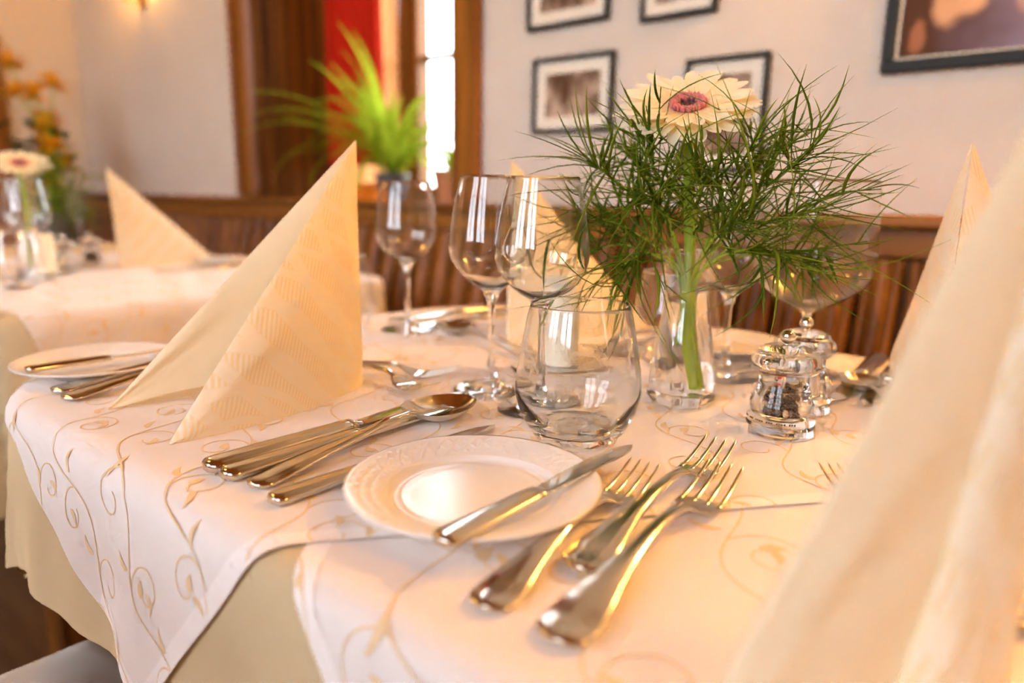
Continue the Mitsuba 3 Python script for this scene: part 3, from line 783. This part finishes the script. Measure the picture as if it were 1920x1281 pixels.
# ---------------------------------------------------------------- glasses
def wine_glass(x, y, z, H, rb, rr, zb, rf, label, zmax=.36, stem_r=.0032, group=None, solid=False):
    """H height, rb widest bowl radius, rr rim radius, zb bottom of the bowl, rf foot radius"""
    k = thing('wine_glass', label, 'wine glass', group)
    M = place(x, y, z); hb = H - zb
    bowl = curve([(.0, zb), (rb * .30, zb + hb * .020), (rb * .62, zb + hb * .105), (rb * .90, zb + hb * .235), (rb, zb + hb * zmax), (rb * .985, zb + hb * .50), (rb * .5 + rr * .5, zb + hb * .78), (rr, H)], 7)
    bowl[:, 0] = np.maximum(bowl[:, 0], 0); bowl[0, 0] = 0
    if solid:
        inn = bowl[::-1].copy(); w = .0008 + .0010 * np.clip((zb + hb * .25 - inn[:, 1]) / (hb * .25), 0, 1)
        inn[:, 0] = np.maximum(inn[:, 0] - w, 0); inn[:, 1] = inn[:, 1] + .0016 * np.clip((zb + hb * .12 - inn[:, 1]) / (hb * .12), 0, 1); inn[-1, 0] = 0
        part(k, 'bowl', lathe(np.vstack([bowl, inn]), 80), 'glass', smooth=True, M=M)
    else:
        part(k, 'bowl', lathe(bowl, 72), 'thin_glass', smooth=True, M=M)
    a = np.linspace(0, 2 * np.pi, 72, endpoint=False)
    ring = [(rr + .00055 * np.cos(t), H + .00055 * np.sin(t)) for t in np.linspace(-np.pi, np.pi, 9)]
    if not solid: part(k, 'rim', lathe(ring, 72), 'glass', smooth=True, M=M)
    neck = .016
    stem = curve([(stem_r * 1.9, neck * .62), (stem_r * 1.25, neck * 1.2), (stem_r, neck * 2.2), (stem_r * .95, zb * .6), (stem_r * 1.05, zb * .82), (stem_r * 1.9, zb * .95), (rb * .27, zb + hb * .016 - .0006)], 6)
    topc = [(rb * .16, zb + hb * .003 - .0006), (0, zb - .0006)]
    part(k, 'stem', lathe(np.vstack([stem, topc]), 40), 'glass', smooth=True, M=M)
    foot = [(0, .0002), (rf * .97, .0002), (rf, .0010), (rf * .985, .0019)] + [tuple(p) for p in curve([(rf * .96, .0021), (rf * .6, .0034), (rf * .28, .0062), (stem_r * 1.9, neck * .62)], 6)]
    part(k, 'foot', lathe(foot, 64), 'glass', smooth=True, M=M)
    return k


wine_glass(-.318, .4240, ZA, .1800, .0360, .0265, .0880, .0325, 'clear wine glass directly behind the front tumbler, second of the close pair', solid=True)
wine_glass(-.3835, .4420, ZA, .1815, .0362, .0268, .0880, .0325, 'clear wine glass left of its twin behind the tumbler, its foot beside the spoon bowl', solid=True)
wine_glass(-.6405, .5795, ZA, .1800, .0370, .0290, .0830, .0330, 'blurred wine glass directly right of the big napkin, in front of the window', solid=True)
wine_glass(-.252, .628, ZA, .1800, .0365, .0270, .0800, .0330, 'wine glass half hidden behind the flower vase', solid=True)
wine_glass(-.200, .693, ZA, .1840, .0560, .0500, .0640, .0360, 'large balloon wine glass at the right behind the mills', zmax=.42, solid=True)


def clear_tumbler(x, y, z, label):
    """the tumbler in focus: one solid piece of glass, wall and thick base"""
    k = thing('tumbler', label, 'drinking glass'); M = place(x, y, z); w = .0011
    out = curve([(.0255, .0), (.0290, .0012), (.0365, .0120), (.0425, .0270), (.0436, .0380), (.0415, .0560), (.0375, .0790), (.0340, .0945)], 7)
    inn = curve([(.0340 - w, .0945), (.0375 - w * 1.1, .0790), (.0415 - w * 1.2, .0560), (.0436 - w * 1.4, .0380), (.0421 - w * 1.8, .0275), (.0350 - w * 2, .0150), (.024, .0090), (.012, .0078)], 7)
    i = int(np.argmin(np.abs(out[:, 1] - .012)))
    part(k, 'base', lathe(np.vstack([[(0, .0006), (.016, .0004)], out[:i + 1]]), 96), 'glass', smooth=True, M=M)
    part(k, 'wall', lathe(np.vstack([out[i:], [(.0340 - w * .5, .0951)], inn, [(0, .0076)]]), 96), 'glass', smooth=True, M=M)


def tumbler(x, y, z, label, s=1.0):
    k = thing('tumbler', label, 'drinking glass'); M = place(x, y, z, s=s)
    wall = curve([(.0322, .0080), (.0365, .0130), (.0425, .0270), (.0436, .0380), (.0415, .0560), (.0375, .0790), (.0340, .0945)], 7)
    part(k, 'wall', lathe(wall, 96), 'thin_glass', smooth=True, M=M)
    ring = [(.0337 + .0007 * np.cos(t), .0945 + .0008 * np.sin(t)) for t in np.linspace(-np.pi, np.pi, 9)]
    part(k, 'rim', lathe(ring, 96), 'glass', smooth=True, M=M)
    base = np.vstack([[(0, .0006), (.016, .0004)], curve([(.0255, .0002), (.0285, .0014), (.0322, .0079)], 6), curve([(.0317, .0083), (.0300, .0078), (.024, .0064), (.012, .0054)], 5), [(0, .0052)]])
    part(k, 'base', lathe(base, 96), 'glass', smooth=40, M=M)
    return k


clear_tumbler(-.2610, .3930, ZA, 'clear rounded water tumbler in sharp focus behind the front plate')
tumbler(-.3090, .6370, ZA, 'water tumbler half hidden behind the flower vase, left of it')
tumbler(-.6750, .5000, ZA, 'water tumbler mostly hidden behind the right edge of the big napkin')
tumbler(-1.368, .372, ZC, 'water tumbler on the far table at the left edge')
wine_glass(-1.47, .43, ZC, .18, .036, .027, .083, .033, 'blurred wine glass on the far table at the left edge, beside the tumbler')
wine_glass(-1.54, .40, ZC, .18, .036, .027, .083, .033, 'blurred wine glass on the far table at the left edge, behind another wine glass')


# ---------------------------------------------------------------- pepper and salt mills
def mill(x, y, z, label, salt, deg=0.0):
    k = thing('salt_mill' if salt else 'pepper_mill', label, 'salt mill' if salt else 'pepper mill')
    M = place(x, y, z, deg)
    body = [(0, .0004), (.0236, .0004), (.0240, .0012), (.0240, .0066), (.0232, .0076), (.0226, .0082), (.0236, .0094), (.0236, .0150), (.0226, .0160)] + \
        [tuple(p) for p in curve([(.0214, .0166), (.0222, .0200), (.0218, .0235), (.0192, .0305), (.0174, .0370), (.0168, .0420), (.0172, .0452)], 5)] + \
        [(.0165, .0456), (.0150, .0456), (.0144, .0440), (.0144, .0300), (.0148, .0150), (.0138, .0118), (0, .0116)]
    part(k, 'body', lathe(body, 72), 'acrylic', smooth=35, M=M)
    cap = [(0, .0459), (.0200, .0459)] + [tuple(p) for p in curve([(.0225, .0464), (.0242, .0492), (.0240, .0530), (.0224, .0560), (.0203, .0585), (.0180, .0618), (.0130, .0642), (.0060, .0650)], 5)] + [(0, .0651)]
    part(k, 'cap', lathe(cap, 72), 'acrylic', smooth=35, M=M)
    kn = curve([(.0, .0652), (.0026, .0653), (.0028, .0660), (.0046, .0680), (.0054, .0706), (.0046, .0735), (.0024, .0755), (.0, .0760)], 5); kn[:, 0] = np.maximum(kn[:, 0], 0); kn[0, 0] = kn[-1, 0] = 0
    part(k + '__cap', 'knob', lathe(kn, 32), 'chrome', smooth=True, M=M)
    part(k, 'spindle', lathe([(0, .0122), (.0013, .0122), (.0013, .0452), (0, .0452)], 12), 'label_white', smooth=30, M=M)
    tag_ = thing_dir = np.array([math.cos(math.radians(-75)), math.sin(math.radians(-75))])
    part(k, 'paper_strip', box(-.0022, .0022, -.0034, -.0031, .028, .0450), 'label_white', smooth=False, M=M)
    part(k + '__paper_strip', 'red_mark', box(-.0020, .0020, -.0037, -.0034, .0405, .0440), 'label_red', smooth=False, M=M)
    part(k + '__paper_strip', 'red_mark', box(-.0018, .0018, -.0037, -.0034, .0335, .0360), 'label_red', smooth=False, M=M)
    if salt:
        part(k, 'salt', lathe([(0, .0122), (.0132, .0122), (.0142, .0155), (.0138, .0300), (.0136, .036), (.009, .0385), (0, .0378)], 40), 'salt', smooth=True, M=M)
    else:
        r = np.random.default_rng(11); ms, cols = [], []
        pal = [(.03, .016, .011)] * 9 + [(.055, .03, .018)] * 5 + [(.40, .24, .12)] * 3 + [(.22, .15, .07)] + [(.35, .03, .03)]
        zz = .0142
        while zz < .0345:
            ra = .0120
            lim = 1.0 if zz < .030 else .75
            for gx in np.arange(-4, 5):
                for gy in np.arange(-4, 5):
                    px, py = gx * .0040 + r.uniform(-.0006, .0006) + (.002 if int(zz * 1000) % 2 else 0), gy * .0036 + r.uniform(-.0006, .0006)
                    if np.hypot(px, py) > ra * lim or np.hypot(px, py) < .0030: continue
                    if zz > .028 and px < -.002 - .0 and r.random() < .6: continue
                    m = trimesh.creation.icosphere(1, .0020 * r.uniform(.85, 1.1)); v = m.vertices * (1 + .12 * (meshkit.noise(m.vertices * 900 + gx * 3 + gy * 7, 1)[:, None] - .5)) + [px, py, zz + r.uniform(-.0005, .0005)]
                    ms.append((v, m.faces)); cols.append(np.tile(pal[r.integers(len(pal))], (len(v), 1)))
            zz += .0034
        part(k, 'peppercorns', cat_meshes(ms), 'painted', smooth=True, M=M, color=np.vstack(cols), kind='stuff', label='dark and tan peppercorns')
        marks = []
        for i in range(26):     # worn, unreadable print round the lower ring
            if i % 9 in (4, 8): continue
            a = math.radians(-118 + i * 4.2); q = place(.02365 * math.cos(a), .02365 * math.sin(a), .0122, math.degrees(a) + 90)
            marks.append((np.asarray(box(-.00055, .00055, -.00006, .00006, -.0006, .0006).vertices) @ q[:3, :3].T + q[:3, 3], box(0, 1, 0, 1, 0, 1).faces))
        part(k, 'worn_print', cat_meshes(marks), 'dark_ink', smooth=False, M=M)
    return k


mill(-.1560, .5020, ZA, 'clear acrylic pepper mill with chrome knob, filled with peppercorns, on the near table', False, -35)
mill(-.1640, .5700, ZA, 'clear acrylic salt mill with chrome knob, right behind the pepper mill on the near table', True, -35)
mill(-1.595, .520, ZC, 'blurred clear salt mill on the far table at the left', True)
mill(-1.645, .588, ZC, 'blurred dark pepper mill on the far table, beside the napkin sail', False)


# ---------------------------------------------------------------- candles
def candle(x, y, z, h, r, label, rp=.0465):
    solo('glass_coaster', lathe([(0, .0004), (rp - .002, .0004), (rp, .0016), (rp, .0040), (rp - .001, .0050), (rp - .006, .0052), (rp - .010, .0046), (0, .0046)], 80), 'glass', 'round glass coaster under the white candle' + (' behind the tumbler' if y > .5 else ' on the far table'), 'coaster', smooth=35, M=place(x, y, z))
    k = thing('pillar_candle', label, 'candle')
    M = place(x, y, z + .0049)
    part(k, 'wax', lathe([(0, 0), (r - .001, 0), (r, .001), (r, h - .0015), (r - .001, h - .0004), (r - .003, h), (r * .6, h - .002), (0, h - .0025)], 64), 'wax', smooth=35, M=M)
    part(k + '__wax', 'wick', tube([(0, 0, h - .003), (.0004, 0, h + .003), (.0014, .0003, h + .007)], .0008, 6), 'wick', M=M)


candle(-.3815, .5400, ZA, .086, .0185, 'white pillar candle behind the tumbler and the two wine glasses')
candle(-1.56, .475, ZC, .075, .0185, 'white pillar candle on the far table at the left edge')


# ---------------------------------------------------------------- vase with a gerbera and green sprigs
def vase(x, y, z, label):
    k = thing('glass_vase', label, 'vase'); M = place(x, y, z)
    wall = curve([(.0277, .0098), (.0272, .0200), (.0238, .0460), (.0200, .0680), (.0176, .0840), (.0172, .0900), (.0188, .1050), (.0216, .1240)], 6)
    part(k, 'glass_wall', lathe(wall, 96), 'thin_glass', smooth=True, M=M)
    ring = [(.0216 + .0006 * np.cos(t), .1240 + .0007 * np.sin(t)) for t in np.linspace(-np.pi, np.pi, 9)]
    part(k, 'rim', lathe(ring, 96), 'glass', smooth=True, M=M)
    base = np.vstack([[(0, .0004), (.0250, .0004)], curve([(.0268, .0010), (.0279, .0050), (.0277, .0096)], 6), [(.0262, .0096), (.018, .0086), (0, .0084)]])
    part(k, 'base', lathe(base, 96), 'glass', smooth=40, M=M)
    wt = curve([(.0274 - .0012, .0106), (.0271 - .0012, .0200), (.0238 - .0012, .0460), (.0200 - .0012, .0680), (.0176 - .0012, .0840), (.0172 - .0012, .0922)], 6)
    part(k, 'water', lathe(np.vstack([[(0, .0102), (.024, .0102)], wt, [(.0172 - .0010, .0934), (.0172 - .0030, .0927), (0, .0926)]]), 96), 'water', smooth=40, M=M)
    return k


def gerbera(path, z0, normal, R, label, n_out=30, n_in=24, simple=False):
    """flower head at the end of the stem path, facing along normal"""
    k = thing('gerbera', label, 'flower')
    path = np.array(path, float)
    part(k, 'flower_stem', tube(curve(path, 8), np.linspace(.0052, .0040, (len(path) - 1) * 8 + 1), 14), 'stem', smooth=True)
    nrm = np.array(normal, float); nrm /= np.linalg.norm(nrm); ax = np.cross(nrm, [0.2, 0.9, 0.1]); ax /= np.linalg.norm(ax); ay = np.cross(nrm, ax)
    B = np.eye(4); B[:3, 0], B[:3, 1], B[:3, 2] = ax, ay, nrm; B[:3, 3] = path[-1]
    r = np.random.default_rng(3)
    part(k, 'calyx', lathe([(0, -.006), (.004, -.006), (.009, -.001), (.012, .003), (.0, .003)], 24), 'stem', smooth=True, M=B)
    for ring, n, ln, lift, zo in ((0, n_out, R, .10, .002), (1, n_in, R * .86, .26, .0035)):
        for i in range(n):
            a = 2 * np.pi * (i + .5 * ring + r.uniform(-.18, .18)) / n; l = ln * r.uniform(.93, 1.03); wd = R * .092 * r.uniform(.9, 1.15)
            t = np.linspace(0, 1, 12); u = np.linspace(-1, 1, 7); Tt, Uu = np.meshgrid(t, u, indexing='ij')
            W = wd * (np.sin(np.pi * np.clip(.14 + Tt * .64, 0, 1)) ** .55) * (1 - .25 * np.clip((Tt - .8) / .2, 0, 1) ** 2); W[-1] *= .45; W[-2] *= .86
            X = .010 + Tt * (l - .010) - .10 * wd * np.abs(Uu) * (Tt > .95)
            cup = .0016 * Uu ** 2 * np.sin(np.pi * Tt) + .0005 * np.cos(Uu * 3 * np.pi) * np.sin(np.pi * Tt)
            droop = r.uniform(-.25, .12)
            Z = zo + lift * X * .9 + droop * (X - .01) ** 2 / R * .9 + cup + r.uniform(-.0006, .0006)
            P3 = np.stack([X * np.cos(a) - Uu * W * np.sin(a), X * np.sin(a) + Uu * W * np.cos(a), Z], -1)
            v, f = grid(P3)
            c0, c1, c2 = np.array([.92, .66, .48]), np.array([.95, .86, .55]), np.array([.97, .93, .76])
            tt = Tt[..., None]; col = np.where(tt < .3, c0 + (c1 - c0) * tt / .3, c1 + (c2 - c1) * (tt - .3) / .7)
            part(k, 'petal', (v, f), 'petal', smooth=True, M=B, color=col.reshape(-1, 3))
    ms, cols = [], []
    for i in range(150):       # florets of the disc
        rr = .0135 * math.sqrt((i + .5) / 150); a = i * 2.39996
        m = trimesh.creation.icosphere(1, .00125); h = .006 + .0035 * (rr / .0135) - (.0 if rr > .006 else .0012)
        v = m.vertices * [1, 1, 2.0 if rr > .006 else 1.1] + [rr * math.cos(a), rr * math.sin(a), h]
        ms.append((v, m.faces)); cols.append(np.tile((.62, .20, .20) if rr > .0068 else (.14, .04, .045), (len(v), 1)) * r.uniform(.75, 1.15))
    part(k + '__disc', 'disc_florets', cat_meshes(ms), 'painted', smooth=True, M=B, color=np.vstack(cols), kind='stuff', label='pink florets round a dark centre')
    part(k, 'disc', lathe([(0, .001), (.0145, .001), (.0140, .006), (.006, .0055), (0, .0045)], 32), 'terracotta', smooth=True, M=B)
    return k


def needles(path, r, n, l0, l1, start, spread=1.0, cr=(0, 0, 0.18), wid=.00105):
    """narrow curved leaflets along a twig"""
    ms, cols = [], []
    P0 = curve(path, 6); t = np.linspace(0, 1, len(P0))
    out = P0[-1] - P0[0]; out /= np.linalg.norm(out)
    for i in range(n):
        s = start + (1 - start) * r.random() ** .8; p = np.array([np.interp(s, t, P0[:, j]) for j in range(3)]); tg = np.array([np.interp(min(s + .05, 1), t, P0[:, j]) - np.interp(max(s - .05, 0), t, P0[:, j]) for j in range(3)]); tg /= np.linalg.norm(tg) + 1e-9
        d = tg * r.uniform(.35, 1.0) + r.normal(size=3) * .55 * spread; d /= np.linalg.norm(d)
        b = r.normal(size=3) * .8 + np.array([0, 0, .15]); b -= d * (b @ d)
        l = r.uniform(l0, l1); q = np.linspace(0, 1, 7)[:, None]
        pa = p + d * l * q + b * l * r.uniform(.25, .75) * q ** 2 + np.array([0, 0, -.12]) * l * q ** 2
        w = wid * r.uniform(.75, 1.2) * np.array([.8, 1, 1, .95, .8, .5, .08])
        if pa[-1, 2] > .262: continue
        v, f = tube(pa, w, 4, flat=.45, caps=False); ms.append((v, f))
        g = r.random(); c = np.array([.045, .115, .012]) * (1 - g) + np.array([.20, .26, .02]) * g
        tip = np.repeat(np.linspace(.8, 1.25, 7), 4)[:, None]
        cols.append(np.clip(c * tip, 0, 1))
    return cat_meshes(ms), np.vstack(cols)


def sprig(root, mouth, end, seed, n, l0=.030, l1=.062, label='feathery green sprig round the gerbera stem in the clear vase', group='green sprigs in the clear vase', start=.35, twigs=5):
    r = np.random.default_rng(seed); k = thing('green_sprig', label, 'foliage', group)
    mid = (np.array(mouth) * .45 + np.array(end) * .55) + np.array([0, 0, .012])
    path = [root, mouth, mid, end]
    part(k, 'twig_stem', tube(curve(path, 8), np.linspace(.0014, .0005, 25), 6), 'stem', smooth=True)
    ms, cs = [], []
    C = curve([mouth, mid, end], 8)
    a, c = needles([mouth, mid, end], r, n // 2, l0, l1, start); ms.append(a); cs.append(c)
    for i in range(twigs):
        s = int(r.uniform(.2, .85) * (len(C) - 1)); d = C[min(s + 2, len(C) - 1)] - C[max(s - 2, 0)]; d /= np.linalg.norm(d)
        d = d + r.normal(size=3) * .75; d /= np.linalg.norm(d); l = r.uniform(.035, .06)
        tw = [C[s], C[s] + d * l * .5 + [0, 0, .003], C[s] + d * l + r.normal(size=3) * .006]
        v, f = tube(curve(tw, 4), np.linspace(.0009, .0004, 9), 5); ms.append((v, f)); cs.append(np.tile((.10, .17, .015), (len(v), 1)))
        a, c = needles(tw, r, n // (2 * twigs), l0 * .7, l1 * .8, .1, 1.1); ms.append(a); cs.append(c)
    part(k, 'needle_leaves', cat_meshes(ms), 'needle', smooth=True, color=np.vstack(cs), kind='stuff')


VX, VY = -.2468, .5270
to_cam = np.array([-VX, -VY, 0]) / np.hypot(VX, VY); rt = np.array([to_cam[1] * -1, to_cam[0], 0])   # towards the viewer, and to the right of the picture
vase(VX, VY, ZA, 'clear flared glass vase with water, holding the gerbera on the near table')
V0 = np.array([VX, VY, ZA])
def vp(right, near, up): return V0 + rt * right + to_cam * near + np.array([0, 0, up])
gerbera([vp(.010, .004, .0125), vp(.002, .002, .060), vp(.0005, .000, .110), vp(-.004, .001, .170), vp(-.009, .004, .230)], 0, np.array([0, 0, 1.0]) * .83 + to_cam * .55 - rt * .02, .0560, 'pale yellow gerbera with pink centre in the clear vase on the near table')
rs = np.random.default_rng(21)
ends = [(-.088, .02, .150), (-.075, .035, .190), (-.055, -.03, .205), (-.085, -.02, .120), (-.030, .05, .165), (.095, .015, .160), (.080, .035, .200), (.100, -.01, .115), (.055, -.04, .205), (.035, .055, .150), (.005, .06, .190), (-.01, -.06, .175), (.07, .04, .125), (-.05, .05, .115), (.045, .03, .215), (-.045, .03, .215)]
for i, (a, b, c) in enumerate(ends):
    m = vp(np.clip(a * .12, -.010, .010), np.clip(b * .12, -.008, .008), .108)
    rt_ = vp(-.25 * np.clip(a * .12, -.010, .010) + rs.uniform(-.006, .006), rs.uniform(-.006, .006), rs.uniform(.04, .07) if i > 2 else .030)
    sprig(rt_, m, vp(a, b, c), 30 + i, 50, .034, .078)


# flower on the far table
FV = (-1.60, .465)
def fp(dx, dy, up): return np.array([FV[0] + dx, FV[1] + dy, ZC + up])
vase(*FV, ZC, 'clear glass vase with a flower on the far table at the left edge')
cd = np.array([-FV[0], -FV[1], 0]) / np.hypot(*FV)
gerbera([fp(0, 0, .0125), fp(.002, 0, .07), fp(0, .002, .14), fp(0, 0, .205)], 0, np.array([0, 0, 1.0]) * .9 + cd * .45, .055, 'blurred pale yellow gerbera on the far table at the left edge', 20, 16)
for i, (a, b, c) in enumerate(((.05, .06, .15), (.0, .09, .16), (-.06, .05, .14), (.04, .03, .19), (.02, .10, .11))):
    sprig(fp(0, 0, .05), fp(a * .1, b * .1, .11), fp(a, b, c), 60 + i, 50, label='green sprig in the vase on the far table at the left edge', group='green sprigs on the far table', start=.3, twigs=3)

# ---------------------------------------------------------------- window niche: curtains, plants, pots
def curtain(x0, x1, y, z0, z1, waves, amp, material, label):
    u = np.linspace(0, 1, 90); zz = np.linspace(z0, z1, 12); Uu, Zz = np.meshgrid(u, zz, indexing='ij')
    yv = y + amp * np.sin(Uu * waves * 2 * np.pi + .4 * np.sin(Zz * 3)) * (1 + .2 * np.sin(Zz * 5))
    solo('curtain', grid(np.stack([x0 + (x1 - x0) * Uu + .3 * amp * np.cos(Uu * waves * 2 * np.pi), yv, Zz], -1)), material, label, 'curtain', smooth=True)


curtain(-2.035, -1.765, 1.50, .255, NZ1, 5.5, .022, 'curtain_red', 'red curtain hanging at the left side of the window niche')
curtain(-2.03, -1.772, 1.585, .16, NZ1, 4.5, .010, 'curtain_peach', 'sheer peach curtain strip between the red curtain and the window stile')
SZ = NZ0 + .0105


def pot(name, x, y, r, h, material, label):
    k = thing(name, label, 'pot' if name == 'planter' else 'bowl')
    M = place(x, y, SZ)
    part(k, 'pot_body', lathe([(0, 0), (r * .72, 0), (r * .98, h * .85), (r * 1.06, h * .86), (r * 1.08, h), (r * .97, h), (r * .93, h * .86), (r * .9, h * .8), (0, h * .8)], 48), material, smooth=35, M=M)
    part(k + '__pot_body', 'soil', lathe([(0, h * .82), (r * .86, h * .82), (0, h * .83)], 24), 'soil', smooth=False, M=M)
    return k


pot('planter', -1.64, 1.43, .050, .085, 'grey_pot', 'dark grey plant pot on the sill of the window niche')
pot('planter', -1.455, 1.50, .060, .095, 'terracotta', 'terracotta pot on the sill at the right of the window niche')
pot('candle_bowl', -1.77, 1.44, .058, .055, 'orange', 'shiny orange bowl on the sill left of the dark plant pot')


def leaf_strip(p, az, el, ln, w, bend, r):
    t = np.linspace(0, 1, 12); a = el - bend * t ** 1.4 * 1.6
    ds = ln / 11; h = np.concatenate([[0], np.cumsum(np.cos(a[:-1]) * ds)]); v = np.concatenate([[0], np.cumsum(np.sin(a[:-1]) * ds)])
    c = np.column_stack([p[0] + h * np.cos(az), p[1] + h * np.sin(az), p[2] + v]); s = np.array([-np.sin(az), np.cos(az), 0]); wd = w * np.sin(np.pi * (.12 + .88 * t)) ** .7; wd[-1] = .0004
    return grid(np.stack([c - s * wd[:, None] + [0, 0, .12 * w], c - np.array([0, 0, .15 * w]), c + s * wd[:, None] + [0, 0, .12 * w]], 1))


def bush(name, x, y, z, n, l0, l1, w, label, seed, el=(.5, 1.5), bend=(.4, 1.6), rad=.03):
    r = np.random.default_rng(seed); k = thing(name, label, 'plant')
    part(k, 'crown', tube([(x, y, z - .02), (x, y, z + .05)], .014, 8), 'stem')
    for i in range(n):
        az = r.uniform(0, 2 * np.pi)
        q = (x + rad * .4 * np.cos(az), y + rad * .4 * np.sin(az), z + r.uniform(0, .05))
        ln = r.uniform(l0, l1)
        if np.sin(az) > 0: ln = min(ln, .85 * max(.06, (1.60 - y) / max(.25, np.sin(az) * .8)))
        part(k, 'leaf', leaf_strip(q, az, r.uniform(*el), ln, w * r.uniform(.7, 1.1), r.uniform(*bend), r), 'leaf', smooth=True)


bush('potted_grass_plant', -1.64, 1.43, SZ + .07, 110, .18, .46, .009, 'bright green plant with long arching strap leaves in the window', 5)
bush('potted_fern', -1.455, 1.50, SZ + .078, 18, .06, .14, .008, 'small green plant in the terracotta pot at the right of the window niche', 6)

# ---------------------------------------------------------------- yellow bouquet in the corner
cab = thing('side_table', 'small dark side table in the far left corner under the yellow bouquet', 'table')
part(cab, 'table_top', box(-3.18, -2.68, .78, .975, -.10, -.075, .004), 'wood_rail', smooth=False)
for lx in (-3.15, -2.71):
    for ly in (.80, .955):
        part(cab, 'leg', box(lx - .015, lx + .015, ly - .015, ly + .015, FL, -.10), 'wood', smooth=False)
vz = thing('dark_vase', 'dark vase holding the yellow bouquet in the left corner', 'vase')
part(vz, 'vase_body', lathe(curve([(.0, 0), (.05, 0), (.07, .05), (.065, .12), (.042, .18), (.05, .20), (.045, .20), (.038, .18)], 5), 40), 'grey_pot', smooth=True, M=place(-2.82, .90, -.0745))
bq = thing('yellow_bouquet', 'bouquet of yellow flowers with dark leaves in the far left corner', 'bouquet')
r = np.random.default_rng(8)
heads = [(-3.36, .60), (-3.18, .515), (-3.14, .475), (-3.28, .49), (-3.20, .40), (-3.14, .36), (-3.24, .36), (-3.10, .24), (-3.16, .27), (-3.08, .18), (-3.02, .30)]
for hx, hz in heads:
    hx = max(hx + .27, -3.2); hy = .93 + r.uniform(-.06, .05)
    part(bq, 'flower_stem', tube(curve([(-2.82, .90, .10), ((hx - 2.82) / 2 + .01, .93, (hz + .16) / 2), (hx, hy, hz)], 6), .003, 6), 'stem')
    ms = []
    for i in range(26):
        az, el = r.uniform(0, 2 * np.pi), r.uniform(-.2, 1.4); ms.append(leaf_strip((hx, hy, hz), az, el, r.uniform(.045, .07), .012, .5, r))
    part(bq, 'flower_head', cat_meshes(ms), 'yellow', smooth=True)
for i in range(46):
    lx, lz = (r.uniform(-3.08, -2.78), r.uniform(.24, .42)) if i < 24 else (r.uniform(-2.92, -2.68), r.uniform(.10, .30))
    part(bq, 'leaf', leaf_strip((lx, 0.93 + r.uniform(-.07, .06), lz), r.uniform(0, 6.28), r.uniform(-.3, .9), r.uniform(.06, .10), .024, .6, r), 'dark_leaf' if i < 24 else 'leaf', smooth=True)
